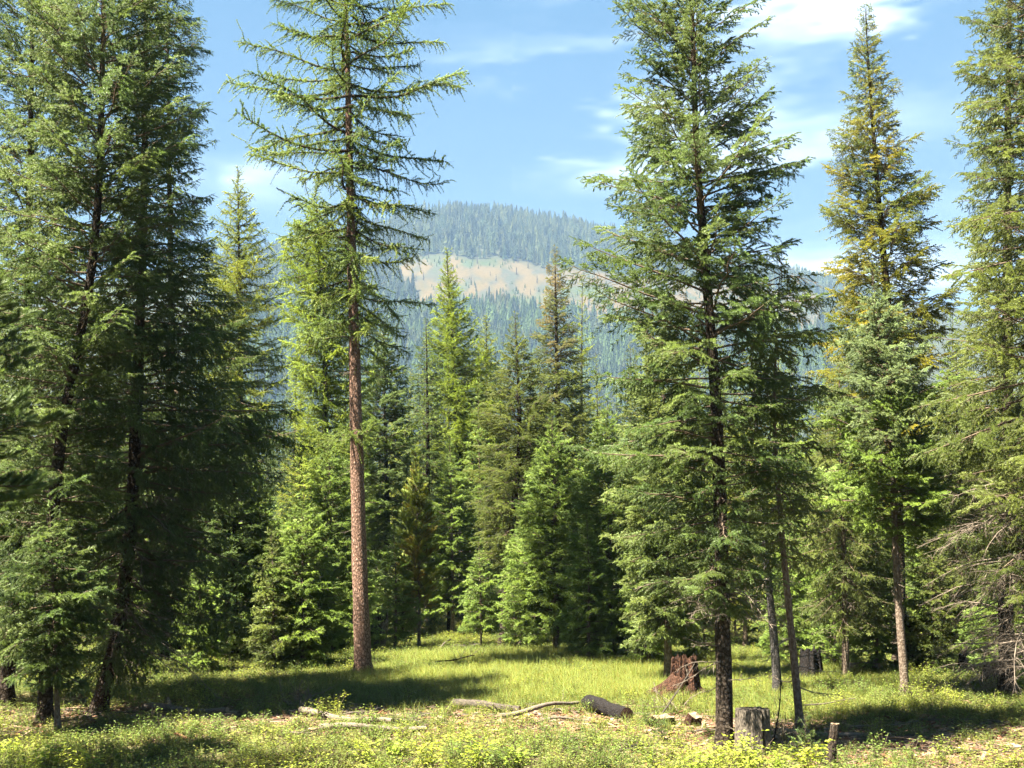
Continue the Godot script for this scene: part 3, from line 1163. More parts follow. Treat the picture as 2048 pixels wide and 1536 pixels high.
func materials() -> void:
	mats["twigwood"] = plain(0.105, 0.08, 0.058)
	mats["larchwood"] = plain(0.06, 0.045, 0.034)
	mats["deadwood"] = plain(0.15, 0.125, 0.10)
	var cell := grey_tex(0.042, 256, FastNoiseLite.TYPE_CELLULAR, 4)
	var grain := grey_tex(0.05, 256, FastNoiseLite.TYPE_SIMPLEX_SMOOTH, 6)
	mats["larch_bark"] = textured(noise_tex(0.021, [[0.0, 0.0300, 0.0196, 0.0149], [0.12, 0.0643, 0.0392, 0.0284], [0.3, 0.1628, 0.1004, 0.0732], [0.6, 0.2485, 0.1645, 0.1254], [1.0, 0.2999, 0.2194, 0.1792]], 512, FastNoiseLite.TYPE_CELLULAR, 4, 4), 0.95, Vector3(2, 0.9, 1), false, cell, 3.0)
	mats["fir_bark"] = textured(noise_tex(0.022, [[0.0, 0.0066, 0.0052, 0.0043], [0.15, 0.0165, 0.0122, 0.0094], [0.4, 0.0472, 0.0368, 0.0283], [0.7, 0.0802, 0.0660, 0.0519], [1.0, 0.1227, 0.1085, 0.0897]], 512, FastNoiseLite.TYPE_CELLULAR, 4, 8), 0.95, Vector3(1, 1.1, 1), false, cell, 2.5)
	mats["young_bark"] = textured(noise_tex(0.03, [[0.0, 0.0453, 0.0340, 0.0272], [0.4, 0.0996, 0.0747, 0.0566], [0.6, 0.1358, 0.1087, 0.0860], [1.0, 0.1902, 0.1675, 0.1404]], 256, FastNoiseLite.TYPE_SIMPLEX_SMOOTH, 5, 12), 0.9, Vector3(1, 1.6, 1), false, grain, 1.0)
	mats["grey_bark"] = textured(noise_tex(0.04, [[0.0, 0.0256, 0.0234, 0.0234], [0.4, 0.0639, 0.0597, 0.0575], [0.65, 0.1066, 0.1002, 0.0938], [1.0, 0.1534, 0.1492, 0.1406]], 256, FastNoiseLite.TYPE_CELLULAR, 4, 15), 0.95, Vector3(2, 2, 1), false, cell, 1.5)
	mats["greywood"] = textured(noise_tex(0.05, [[0.0, 0.0149, 0.0128, 0.0115], [0.3, 0.0511, 0.0447, 0.0384], [0.5, 0.0938, 0.0810, 0.0661], [0.75, 0.1364, 0.1151, 0.0895], [1.0, 0.1705, 0.1492, 0.1194]], 256, FastNoiseLite.TYPE_SIMPLEX_SMOOTH, 5, 31), 0.92, Vector3(5, 0.9, 1), false, grain, 1.5)
	mats["redwood"] = textured(noise_tex(0.05, [[0.0, 0.0065, 0.0037, 0.0027], [0.35, 0.0216, 0.0108, 0.0071], [0.55, 0.0540, 0.0260, 0.0162], [0.8, 0.1026, 0.0594, 0.0405], [1.0, 0.1512, 0.1080, 0.0810]], 256, FastNoiseLite.TYPE_SIMPLEX_SMOOTH, 5, 33), 0.95, Vector3(5, 0.9, 1), false, grain, 2.0)
	mats["charred"] = textured(noise_tex(0.06, [[0.0, 0.0053, 0.0048, 0.0048], [0.5, 0.0186, 0.0160, 0.0160], [0.75, 0.0480, 0.0426, 0.0400], [1.0, 0.1066, 0.0959, 0.0906]], 256, FastNoiseLite.TYPE_CELLULAR, 4, 35), 0.85, Vector3(3, 3, 1), false, cell, 2.5)
	mats["palewood"] = textured(noise_tex(0.03, [[0.0, 0.1210, 0.0726, 0.0403], [0.45, 0.1935, 0.1371, 0.0887], [1.0, 0.2500, 0.2016, 0.1492]], 256, FastNoiseLite.TYPE_SIMPLEX_SMOOTH, 5, 37), 0.85, Vector3(2, 4, 1))
	mats["paledead"] = textured(noise_tex(0.03, [[0.0, 0.0580, 0.0436, 0.0320], [0.4, 0.1161, 0.0958, 0.0755], [1.0, 0.1684, 0.1509, 0.1277]], 256, FastNoiseLite.TYPE_SIMPLEX_SMOOTH, 5, 39), 0.9, Vector3(2, 1.5, 1), false, grain, 0.6)
	mats["chip"] = plain(0.42, 0.28, 0.18)
	var chip: StandardMaterial3D = mats["chip"]
	chip.albedo_color = Color.WHITE
	chip.vertex_color_use_as_albedo = true
	for k in ["grass", "leaf"]:
		var m := StandardMaterial3D.new()
		m.albedo_color = Color.WHITE
		m.vertex_color_use_as_albedo = true
		m.roughness = 0.55
		m.metallic_specular = 0.3
		m.backlight_enabled = true
		m.backlight = lin(0.7, 0.7, 0.45)
		mats[k] = m
	var far := StandardMaterial3D.new()
	far.albedo_color = Color.WHITE
	far.vertex_color_use_as_albedo = true
	far.roughness = 0.8
	far.metallic_specular = 0.1
	mats["faraway"] = far
	var so := textured(noise_tex(0.03, [[0.0, 0.45, 0.42, 0.38], [0.5, 0.8, 0.78, 0.72], [1.0, 1.0, 1.0, 1.0]], 512, FastNoiseLite.TYPE_SIMPLEX_SMOOTH, 6, 51), 0.95, Vector3.ONE * 0.45, true)
	so.vertex_color_use_as_albedo = true
	mats["soil"] = so
	var hs := textured(noise_tex(0.03, [[0.0, 0.5, 0.48, 0.45], [0.5, 0.85, 0.85, 0.8], [1.0, 1.0, 1.0, 1.0]], 512, FastNoiseLite.TYPE_SIMPLEX_SMOOTH, 6, 53), 0.95, Vector3.ONE * 0.011, true)
	hs.vertex_color_use_as_albedo = true
	mats["hillside"] = hs

func terrain() -> void:
	put("ground", ground_mesh()).set_meta("kind", "structure")
	put("hill", hill_mesh()).set_meta("kind", "structure")
	var kinds := []
	for i in 4:
		kinds.append(far_tree(i))
	rng.seed = 31
	for i in 4:
		var where := []
		var tint := []
		var low := []
		var low_tint := []
		var cut := []
		var cut_tint := []
		while where.size() < 5200:
			var d := rf(1090, 2080)
			var u := rf(380, 1800)
			var x := (u - 1024.0) / FOCAL * d
			var c := cleared(x, d)
			if c > 0.4:
				if rng.randf() < 0.16 and patch.get_noise_2d(x * 0.13 + 50.0, d * 0.09) > -0.1:
					var s := rf(2.0, 6.5)
					cut.append(Transform3D(Basis().rotated(Vector3.UP, rf(0, TAU)).scaled(Vector3(s * 1.3, s, s * 1.3)), Vector3(x, hill_height(x, d), -d)))
					cut_tint.append(Color(0.03, 0.045, 0.016) * rf(0.7, 1.5))
				elif rng.randf() < 0.012:
					var s := rf(7.0, 15.0)
					cut.append(Transform3D(Basis().rotated(Vector3.UP, rf(0, TAU)).scaled(Vector3(s * 0.6, s, s * 0.6)), Vector3(x, hill_height(x, d), -d)))
					cut_tint.append(Color(0.05, 0.045, 0.035))
				continue
			if c > 0.0 and rng.randf() < 0.6:
				continue
			var clump := patch.get_noise_2d(x * 0.45 + 900.0, d * 0.45)
			if clump < -0.22 and rng.randf() < 0.75:
				continue
			var s := lerpf(8.0, 27.0, pow(rng.randf(), 0.8)) * (1.0 + 0.35 * clump)
			var wide := s * rf(0.75, 1.35)
			where.append(Transform3D(Basis().rotated(Vector3.UP, rf(0, TAU)).scaled(Vector3(wide, s, wide)), Vector3(x, hill_height(x, d), -d)))
			var larchy := d < 1480.0 and patch.get_noise_2d(x * 0.2, d * 0.2) > -0.12
			tint.append((Color(0.038, 0.058, 0.02) if larchy else Color(0.024, 0.038, 0.018).lerp(Color(0.04, 0.048, 0.02), clampf(0.5 + clump * 1.5, 0, 1))) * rf(0.45, 1.6))
		while low.size() < 3000:
			var d := sqrt(rf(150.0 * 150.0, 1090.0 * 1090.0))
			var x := rf(-1, 1) * d * 0.47
			var s := rf(11, 21)
			low.append(Transform3D(Basis().rotated(Vector3.UP, rf(0, TAU)).scaled(Vector3(s * 1.2, s, s * 1.2)), Vector3(x, maxf(gh(x, -d), hill_height(x, d) if d > 900.0 else -1.0), -d)))
			low_tint.append((Color(0.036, 0.056, 0.02) if rng.randf() < 0.4 else Color(0.024, 0.038, 0.018)) * rf(0.7, 1.3))
		many("hillside_wood", kinds[i], where, tint)
		many("valley_wood", kinds[i], low, low_tint)
		many("clearcut_saplings", kinds[i], cut, cut_tint)

func tones(list: Array) -> Array:
	var out := []
	for c in list:
		out.append(needle_mat(c))
	return out

var FIR := [Color(0.129, 0.190, 0.062), Color(0.103, 0.162, 0.056), Color(0.155, 0.215, 0.070)]
var FIR_DARK := [Color(0.091, 0.145, 0.048), Color(0.102, 0.155, 0.050), Color(0.122, 0.175, 0.056)]
var BLUE := [Color(0.200, 0.275, 0.140), Color(0.225, 0.300, 0.150), Color(0.185, 0.245, 0.105)]
var LARCH := [Color(0.250, 0.300, 0.042), Color(0.205, 0.260, 0.042), Color(0.285, 0.325, 0.042)]
var LARCH_DEEP := [Color(0.150, 0.215, 0.042), Color(0.115, 0.175, 0.042), Color(0.180, 0.240, 0.042)]
var LARCH_BRIGHT := [Color(0.265, 0.345, 0.042), Color(0.225, 0.305, 0.042)]
var OLIVE := [Color(0.163, 0.205, 0.060), Color(0.185, 0.230, 0.065), Color(0.136, 0.180, 0.056)]
var AMBER := [Color(0.290, 0.275, 0.034), Color(0.240, 0.250, 0.038), Color(0.315, 0.280, 0.032), Color(0.190, 0.220, 0.044), Color(0.220, 0.240, 0.040)]
var YOUNG := [Color(0.211, 0.310, 0.074), Color(0.240, 0.339, 0.078), Color(0.184, 0.275, 0.069)]

func near_trees() -> void:
	tree({"called": "larch_tree", "label": "tall larch with bare reddish brown trunk and thin dark limbs left of centre", "d": 28.0,
		"axis": [[727, 1347], [716, 1000], [709, 700], [701, 400], [694, 100], [691, -60], [688, -210]],
		"prof": [[-210, 11, 11], [-100, 124, 124], [30, 220, 220], [100, 254, 259], [190, 276, 271], [270, 265, 254], [330, 197, 192], [400, 186, 197], [460, 169, 158], [560, 169, 169], [640, 135, 180], [690, 101, 146]],
		"kind": "larch", "n": 118, "lift": [-17, 5], "r": 0.21, "bark": "larch_bark", "tones": tones(LARCH_DEEP), "vary": 0.5, "seed": 41,
		"dead": [[760, 690, 6, 0.8], [1080, 900, 3, 0.4]],
		"extra": [[872, 168, 3, 1.0], [876, 12, 6, 1.5], [868, 250, 0, 1.2], [874, 100, 5, 1.1], [868, 60, 8, 1.2], [878, 215, 3, 1.0]]})
	tree({"called": "fir_tree", "label": "tall dark green fir behind the grey stump, drooping sprays right of centre", "d": 17.8,
		"axis": [[1448, 1488], [1444, 1100], [1432, 800], [1416, 580], [1396, 300], [1386, 50], [1380, -120], [1377, -240]],
		"prof": [[-240, 10, 10], [-120, 95, 90], [0, 185, 150], [90, 200, 165], [200, 205, 215], [320, 265, 225], [400, 270, 215], [480, 285, 235], [600, 290, 270], [700, 270, 240], [800, 290, 220], [900, 280, 200], [1000, 255, 190], [1100, 245, 170], [1170, 230, 110], [1215, 120, 90]],
		"kind": "fir", "n": 225, "lift": [-10, 48], "r": 0.135, "bark": "fir_bark", "tones": tones(FIR), "vary": 0.55, "seed": 42,
		"dead": [[1380, 1080, 26, 0.9], [1250, 1150, 10, 1.2]],
		"extra": [[1195, 95, -18, 0.55], [1200, 60, -20, 0.5], [1190, 130, -15, 0.6]]})
	tree({"called": "fir_tree", "label": "slender fir with yellowing amber needles and a pointed top against the sky", "d": 30.0,
		"axis": [[1800, 1335], [1790, 900], [1772, 600], [1752, 380], [1735, 170], [1727, 22]],
		"prof": [[22, 8, 8], [80, 34, 34], [150, 54, 52], [200, 78, 66], [270, 98, 92], [340, 108, 124], [420, 128, 124], [480, 134, 134], [560, 140, 140], [700, 165, 145], [850, 150, 130], [1000, 110, 110]],
		"kind": "tight", "n": 280, "lift": [2, 42], "r": 0.19, "bark": "fir_bark", "tones": tones([Color(0.161, 0.212, 0.059), Color(0.195, 0.229, 0.055), Color(0.254, 0.254, 0.050)]), "lower_tones": tones(AMBER), "lower_share": 0.6, "vary": 0.5, "seed": 43})
	tree({"called": "fir_tree", "label": "massive olive green fir with small brown cones cut off by the right edge", "d": 20.5,
		"axis": [[2085, 1425], [2080, 900], [2075, 500], [2070, 0], [2066, -500], [2062, -900]],
		"prof": [[-900, 10, 10], [-300, 110, 110], [0, 140, 140], [110, 200, 190], [200, 175, 160], [400, 200, 190], [600, 225, 225], [800, 255, 255], [1000, 245, 245], [1150, 180, 180]],
		"kind": "tight", "n": 298, "lift": [-10, 30], "r": 0.24, "bark": "fir_bark", "tones": tones(OLIVE), "vary": 0.6, "seed": 44,
		"dead": [[1340, 980, 110, 1.9]]})
	tree({"called": "fir_tree", "label": "olive fir close behind the massive fir at the right edge", "d": 24.0,
		"axis": [[2012, 1378], [2014, 1100], [2016, 700], [2018, 300], [2020, 0], [2022, -260]],
		"prof": [[-260, 8, 8], [-100, 40, 40], [60, 80, 80], [200, 105, 100], [400, 125, 125], [600, 145, 140], [800, 165, 150], [1000, 165, 150], [1120, 120, 120]],
		"kind": "fir", "n": 200, "lift": [-10, 40], "r": 0.17, "bark": "fir_bark", "tones": tones(OLIVE), "vary": 0.55, "seed": 144, "dead": [[1340, 950, 70, 1.5]]})
	tree({"called": "fir_tree", "label": "young blue green fir on a thin bare trunk in front of the amber fir", "d": 23.6,
		"axis": [[1812, 1395], [1795, 1150], [1786, 900], [1772, 760], [1758, 640], [1747, 535]],
		"prof": [[535, 8, 8], [590, 50, 50], [650, 85, 85], [720, 125, 120], [800, 155, 150], [880, 175, 165], [960, 180, 160], [1020, 140, 130], [1080, 90, 100]],
		"kind": "bushy", "n": 170, "lift": [-2, 46], "r": 0.092, "bark": "young_bark", "tones": tones(BLUE), "vary": 0.55, "seed": 45,
		"lower_tones": tones(YOUNG), "lower_share": 0.4, "dead": [[1130, 960, 16, 0.8], [1300, 1000, 8, 0.5]]})
	tree({"called": "fir_tree", "label": "thin leaning fir with sparse drooping twigs left of the blue green fir", "d": 19.6,
		"axis": [[1602, 1452], [1580, 1250], [1560, 1050], [1548, 850], [1555, 640], [1562, 520]],
		"prof": [[520, 60, 60], [580, 110, 110], [680, 120, 140], [800, 120, 160], [900, 115, 150], [1000, 100, 140], [1120, 70, 100]],
		"kind": "weeping", "n": 80, "lift": [-16, 12], "r": 0.072, "bark": "young_bark", "tones": tones(OLIVE), "vary": 0.45, "seed": 46,
		"dead": [[1330, 1000, 16, 0.9], [1380, 1300, 4, 0.9], [620, 480, 5, 1.3]]})
	tree({"called": "fir_tree", "label": "grey barked leaning fir trunk just left of the thin leaning fir", "d": 24.5,
		"axis": [[1556, 1382], [1545, 1250], [1528, 1080], [1512, 850], [1500, 640]],
		"prof": [[640, 20, 20], [750, 70, 70], [900, 100, 95], [1050, 110, 90], [1180, 70, 60]],
		"kind": "weeping", "n": 70, "lift": [-14, 20], "r": 0.1, "bark": "grey_bark", "tones": tones(FIR_DARK), "vary": 0.5, "seed": 47, "dead": [[1300, 1100, 12, 0.7]]})
	# the dark group at the left
	tree({"called": "fir_tree", "label": "large dark fir with long right hand boughs left of the larch", "d": 22.4,
		"axis": [[192, 1408], [236, 1250], [262, 1050], [276, 800], [288, 500], [296, 200], [299, 0], [301, -190]],
		"prof": [[-190, 10, 10], [-100, 60, 60], [0, 125, 115], [100, 150, 135], [280, 160, 140], [400, 170, 150], [500, 190, 195], [600, 210, 265], [750, 220, 335], [860, 220, 340], [1000, 210, 300], [1120, 200, 270], [1220, 190, 260], [1300, 150, 210], [1350, 100, 120]],
		"kind": "weeping", "n": 298, "lift": [-14, 34], "r": 0.155, "bark": "fir_bark", "tones": tones(FIR_DARK), "vary": 0.6, "seed": 48,
		"dead": [[1330, 1000, 34, 1.7], [500, 380, 8, 1.2]], "extra": [[1275, 10, -16, 2.3, "dead"], [1250, 35, -14, 1.9, "dead"]]})
	tree({"called": "fir_tree", "label": "dark fir crowded against the right of the big dark fir, boughs reaching toward the larch", "d": 32.0,
		"axis": [[352, 1316], [350, 1150], [344, 800], [338, 400], [334, 100], [332, -130]],
		"prof": [[-130, 8, 8], [0, 70, 62], [100, 100, 92], [300, 110, 86], [420, 130, 96], [500, 150, 135], [620, 190, 205], [760, 220, 255], [880, 230, 265], [1000, 220, 250], [1120, 190, 220], [1230, 150, 170]],
		"kind": "weeping", "n": 250, "lift": [-14, 32], "r": 0.15, "bark": "fir_bark", "tones": tones(FIR_DARK), "vary": 0.6, "seed": 149, "dead": [[1320, 1000, 24, 1.2]]})
	tree({"called": "fir_tree", "label": "dense dark fir with greyish trunk and light green tips at upper left", "d": 20.2,
		"axis": [[92, 1405], [100, 1200], [120, 900], [190, 500], [205, 100], [207, -150], [208, -330]],
		"prof": [[-330, 10, 10], [-200, 80, 80], [0, 190, 190], [120, 200, 210], [250, 210, 215], [400, 220, 200], [600, 230, 190], [800, 220, 170], [1000, 190, 170], [1150, 160, 150], [1290, 120, 120], [1350, 80, 80]],
		"kind": "fir", "n": 290, "lift": [-8, 40], "r": 0.13, "bark": "fir_bark", "tones": tones(FIR), "vary": 0.6, "seed": 49, "dead": [[1150, 700, 20, 1.0]]})
	tree({"called": "fir_tree", "label": "dark fir at the left edge with a thin trunk standing at the picture border", "d": 23.5,
		"axis": [[12, 1392], [30, 1100], [52, 700], [62, 340], [66, 0], [67, -260]],
		"prof": [[-260, 10, 10], [0, 130, 140], [300, 180, 170], [600, 200, 180], [900, 190, 170], [1100, 180, 160], [1240, 150, 140], [1320, 110, 110]],
		"kind": "fir", "n": 245, "lift": [-8, 38], "r": 0.15, "bark": "fir_bark", "tones": tones(FIR), "vary": 0.6, "seed": 50, "dead": [[1250, 800, 18, 1.2]]})
	tree({"called": "pine_tree", "label": "pine with long needles and rusty dead tufts at the left edge", "d": 15.6,
		"axis": [[-95, 1560], [-90, 1100], [-85, 700], [-80, 440]],
		"prof": [[440, 20, 60], [520, 120, 150], [650, 190, 200], [800, 220, 220], [950, 220, 215], [1080, 150, 150]],
		"kind": "pine", "n": 75, "lift": [-6, 36], "r": 0.11, "bark": "fir_bark", "tones": tones([Color(0.135, 0.195, 0.055), Color(0.118, 0.178, 0.055)]), "vary": 0.5, "seed": 51})
	tree({"called": "fir_tree", "label": "small sunlit fir with drooping green boughs low at the left edge", "d": 19.0,
		"axis": [[118, 1460], [112, 1300], [104, 1150], [98, 1020]],
		"prof": [[1020, 8, 8], [1080, 60, 70], [1150, 100, 110], [1220, 115, 125], [1290, 105, 110], [1365, 60, 60]],
		"kind": "bushy", "n": 110, "lift": [-16, 20], "r": 0.05, "bark": "young_bark", "tones": tones(FIR), "vary": 0.5, "seed": 52})

func middle_trees() -> void:
	tree({"called": "fir_tree", "label": "small bushy fir with yellow green foot beside the larch trunk", "d": 29.5,
		"axis": [[603, 1350], [604, 1250], [606, 1120], [608, 985]],
		"prof": [[985, 5, 5], [1040, 45, 45], [1120, 75, 75], [1200, 90, 90], [1270, 95, 95], [1325, 75, 75]],
		"kind": "bushy", "n": 152, "lift": [-8, 34], "r": 0.05, "bark": "young_bark", "tones": tones(YOUNG), "seed": 61})
	tree({"called": "fir_tree", "label": "fresh green fir standing directly behind the foot of the larch", "d": 33.0,
		"axis": [[668, 1330], [664, 1150], [660, 1000], [656, 868]],
		"prof": [[868, 5, 5], [930, 40, 40], [1020, 75, 75], [1120, 95, 90], [1220, 105, 95], [1300, 85, 80]],
		"kind": "bushy", "n": 160, "lift": [-6, 34], "r": 0.07, "bark": "young_bark", "tones": tones(YOUNG), "seed": 62})
	tree({"called": "larch_tree", "label": "bright yellow green larch close behind the tall larch on its left", "d": 39.0,
		"axis": [[646, 1270], [648, 1000], [650, 750], [640, 560], [630, 370]],
		"prof": [[370, 5, 5], [420, 55, 55], [480, 80, 85], [560, 95, 110], [640, 100, 125], [720, 85, 120], [850, 70, 85], [980, 60, 60]],
		"kind": "larch", "n": 208, "lift": [0, 26], "r": 0.17, "bark": "grey_bark", "tones": tones(LARCH_BRIGHT), "seed": 63, "dead": [[1000, 700, 14, 1.0]]})
	tree({"called": "larch_tree", "label": "pointed larch top rising behind the big dark fir", "d": 47.0,
		"axis": [[486, 1250], [482, 800], [478, 500], [476, 338]],
		"prof": [[338, 5, 5], [390, 35, 35], [460, 60, 60], [560, 90, 90], [700, 110, 110], [900, 110, 110]],
		"kind": "larch", "n": 176, "lift": [-4, 24], "r": 0.2, "bark": "grey_bark", "tones": tones(LARCH), "seed": 64})
	tree({"called": "larch_tree", "label": "narrow bright green larch in the centre, tallest in front of the clear-cut", "d": 50.0,
		"axis": [[926, 1225], [922, 1000], [910, 760], [900, 620], [893, 500]],
		"prof": [[500, 4, 4], [545, 20, 20], [600, 34, 36], [660, 52, 58], [720, 66, 80], [800, 74, 90], [880, 74, 84], [980, 56, 56], [1060, 30, 30]],
		"kind": "larch", "n": 272, "lift": [0, 32], "r": 0.19, "bark": "grey_bark", "tones": tones(LARCH_BRIGHT), "seed": 65})
	tree({"called": "fir_tree", "label": "fir with clumpy brownish top full of cones, right of the centre larch", "d": 41.0,
		"axis": [[1122, 1270], [1120, 1000], [1114, 750], [1110, 495]],
		"prof": [[495, 5, 5], [540, 20, 20], [600, 34, 30], [660, 48, 50], [740, 68, 70], [820, 85, 85], [920, 100, 100], [1050, 100, 100]],
		"kind": "tight", "n": 240, "lift": [-8, 38], "r": 0.19, "bark": "fir_bark", "tones": tones([Color(0.212, 0.212, 0.091), Color(0.254, 0.212, 0.109), Color(0.186, 0.212, 0.080)]), "lower_tones": tones(OLIVE), "lower_share": 0.7, "seed": 66})
	tree({"called": "fir_tree", "label": "yellowish green fir with a dark bare stretch of trunk left of the bushy centre fir", "d": 36.5,
		"axis": [[1004, 1290], [1020, 1100], [1038, 900], [1036, 750], [1030, 628]],
		"prof": [[628, 5, 5], [680, 32, 32], [740, 60, 55], [800, 88, 75], [870, 100, 80], [960, 110, 80], [1040, 95, 80], [1130, 70, 70]],
		"kind": "tight", "n": 192, "lift": [-4, 36], "r": 0.16, "bark": "fir_bark", "tones": tones([Color(0.165, 0.205, 0.05), Color(0.145, 0.185, 0.048), Color(0.115, 0.15, 0.042)]), "seed": 67, "dead": [[1200, 870, 22, 1.0]]})
	tree({"called": "larch_tree", "label": "small larch top between the centre larch and the yellowish fir", "d": 56.0,
		"axis": [[980, 1215], [976, 900], [974, 760], [972, 636]],
		"prof": [[636, 4, 4], [680, 22, 22], [740, 42, 42], [820, 55, 55], [950, 60, 60]],
		"kind": "larch", "n": 128, "lift": [-4, 24], "r": 0.16, "bark": "grey_bark", "tones": tones(LARCH), "seed": 68})
	tree({"called": "fir_tree", "label": "broad light green bushy fir at the far edge of the grass in the centre", "d": 33.5,
		"axis": [[1112, 1306], [1112, 1150], [1108, 1000], [1104, 830]],
		"prof": [[830, 6, 6], [880, 40, 40], [960, 75, 75], [1040, 100, 95], [1130, 112, 110], [1220, 105, 105], [1270, 70, 70]],
		"kind": "bushy", "n": 240, "lift": [-4, 40], "r": 0.09, "bark": "young_bark", "tones": tones(YOUNG), "seed": 69})
	tree({"called": "fir_tree", "label": "green bushy fir overlapping the right side of the broad centre fir", "d": 32.0,
		"axis": [[1222, 1312], [1222, 1150], [1218, 1000], [1214, 800]],
		"prof": [[800, 6, 6], [860, 40, 40], [940, 80, 75], [1040, 100, 100], [1150, 110, 110], [1240, 105, 105], [1290, 80, 80]],
		"kind": "bushy", "n": 216, "lift": [-6, 38], "r": 0.09, "bark": "young_bark", "tones": tones(YOUNG), "seed": 70})
	tree({"called": "pine_tree", "label": "slim young pine with yellow orange lower needles right of the larch trunk", "d": 36.5,
		"axis": [[838, 1282], [838, 1150], [834, 1020], [830, 905]],
		"prof": [[905, 4, 4], [950, 18, 18], [1010, 34, 36], [1080, 46, 46], [1150, 50, 50], [1210, 34, 34]],
		"kind": "pine", "n": 144, "lift": [4, 50], "r": 0.055, "bark": "young_bark", "tones": tones([Color(0.220, 0.287, 0.055), Color(0.270, 0.304, 0.055)]), "lower_tones": tones([Color(0.27, 0.30, 0.05), Color(0.31, 0.27, 0.05), Color(0.22, 0.28, 0.05)]), "lower_share": 0.55, "seed": 71})
	tree({"called": "fir_tree", "label": "grey green fir seen just right of the tall larch trunk", "d": 44.0,
		"axis": [[776, 1250], [774, 1000], [770, 820], [766, 640]],
		"prof": [[640, 5, 5], [690, 30, 30], [760, 55, 55], [850, 70, 70], [960, 80, 80], [1100, 80, 80]],
		"kind": "bushy", "n": 208, "lift": [-4, 36], "r": 0.15, "bark": "grey_bark", "tones": tones([Color(0.169, 0.237, 0.091), Color(0.144, 0.212, 0.077)]), "seed": 72})
	tree({"called": "fir_tree", "label": "slender dark fir close to the left of the centre larch", "d": 47.0,
		"axis": [[856, 1240], [856, 900], [854, 760], [852, 640]],
		"prof": [[640, 4, 4], [690, 20, 20], [760, 36, 36], [850, 50, 50], [1000, 65, 65], [1120, 60, 60]],
		"kind": "tight", "n": 176, "lift": [-8, 32], "r": 0.15, "bark": "fir_bark", "tones": tones(FIR_DARK), "seed": 73})
	tree({"called": "fir_tree", "label": "green fir at the back of the clearing between the slim pine and the yellowish fir", "d": 40.0,
		"axis": [[905, 1265], [905, 1130], [902, 1000], [900, 890]],
		"prof": [[890, 4, 4], [950, 32, 32], [1040, 55, 55], [1140, 65, 65], [1220, 60, 60]],
		"kind": "bushy", "n": 136, "lift": [-6, 34], "r": 0.07, "bark": "young_bark", "tones": tones(YOUNG), "seed": 74})
	tree({"called": "fir_tree", "label": "low green fir sapling left of the broad centre fir's foot", "d": 35.0,
		"axis": [[962, 1292], [962, 1220], [960, 1150], [958, 1085]],
		"prof": [[1085, 4, 4], [1130, 25, 25], [1190, 42, 42], [1260, 48, 48]],
		"kind": "bushy", "n": 80, "lift": [-8, 30], "r": 0.035, "bark": "young_bark", "tones": tones(YOUNG), "seed": 75})
	tree({"called": "fir_tree", "label": "fir with pale green boughs left behind the tall dark green fir's trunk", "d": 27.0,
		"axis": [[1335, 1345], [1335, 1150], [1330, 900], [1326, 640]],
		"prof": [[640, 6, 6], [720, 55, 55], [820, 90, 90], [930, 115, 110], [1050, 125, 120], [1160, 115, 110], [1270, 90, 90]],
		"kind": "bushy", "n": 240, "lift": [-12, 30], "r": 0.1, "bark": "young_bark", "tones": tones([Color(0.203, 0.270, 0.091), Color(0.178, 0.240, 0.077), Color(0.220, 0.280, 0.091)]), "seed": 76})
	tree({"called": "fir_tree", "label": "olive fir with hanging twigs behind and left of the blue green fir's trunk", "d": 27.5,
		"axis": [[1690, 1345], [1690, 1150], [1684, 950], [1678, 720]],
		"prof": [[720, 6, 6], [800, 60, 55], [900, 95, 85], [1000, 110, 100], [1120, 115, 105], [1230, 100, 90]],
		"kind": "weeping", "n": 176, "lift": [-16, 22], "r": 0.09, "bark": "young_bark", "tones": tones(OLIVE), "seed": 77, "dead": [[1310, 1150, 20, 1.0]]})
	tree({"called": "fir_tree", "label": "olive green fir between the blue green fir and the massive right edge fir", "d": 29.0,
		"axis": [[1925, 1340], [1922, 1150], [1916, 950], [1912, 690]],
		"prof": [[690, 6, 6], [780, 60, 60], [880, 95, 95], [1000, 115, 110], [1130, 110, 105], [1230, 85, 85]],
		"kind": "weeping", "n": 192, "lift": [-14, 26], "r": 0.1, "bark": "fir_bark", "tones": tones(OLIVE), "seed": 78, "dead": [[1310, 1100, 26, 1.1]]})
	tree({"called": "birch_sapling" if false else "fir_tree", "label": "yellow green fir glimpsed behind the trunk of the tall dark green fir", "d": 36.0,
		"axis": [[1490, 1300], [1490, 1100], [1486, 950], [1482, 800]],
		"prof": [[800, 6, 6], [880, 50, 50], [980, 75, 75], [1100, 85, 85], [1220, 80, 80]],
		"kind": "bushy", "n": 136, "lift": [-4, 34], "r": 0.08, "bark": "young_bark", "tones": tones([Color(0.287, 0.321, 0.064), Color(0.220, 0.280, 0.064)]), "seed": 79})
	tree({"called": "fir_tree", "label": "bushy dark fir under the big dark fir's boughs, left of the small fir", "d": 31.0,
		"axis": [[470, 1345], [470, 1200], [468, 1050], [466, 860]],
		"prof": [[860, 6, 6], [950, 60, 60], [1060, 90, 90], [1180, 105, 100], [1280, 100, 90]],
		"kind": "bushy", "n": 176, "lift": [-8, 30], "r": 0.1, "bark": "fir_bark", "tones": tones(FIR_DARK), "seed": 80, "dead": [[1320, 1200, 14, 1.0]]})
	tree({"called": "fir_tree", "label": "shadowed fir deep between the trunks at the left", "d": 32.0,
		"axis": [[330, 1340], [330, 1150], [326, 950], [322, 700]],
		"prof": [[700, 6, 6], [820, 70, 70], [960, 105, 105], [1100, 120, 120], [1230, 115, 115]],
		"kind": "weeping", "n": 176, "lift": [-12, 24], "r": 0.12, "bark": "fir_bark", "tones": tones(FIR_DARK), "seed": 81, "dead": [[1310, 1150, 14, 1.2]]})
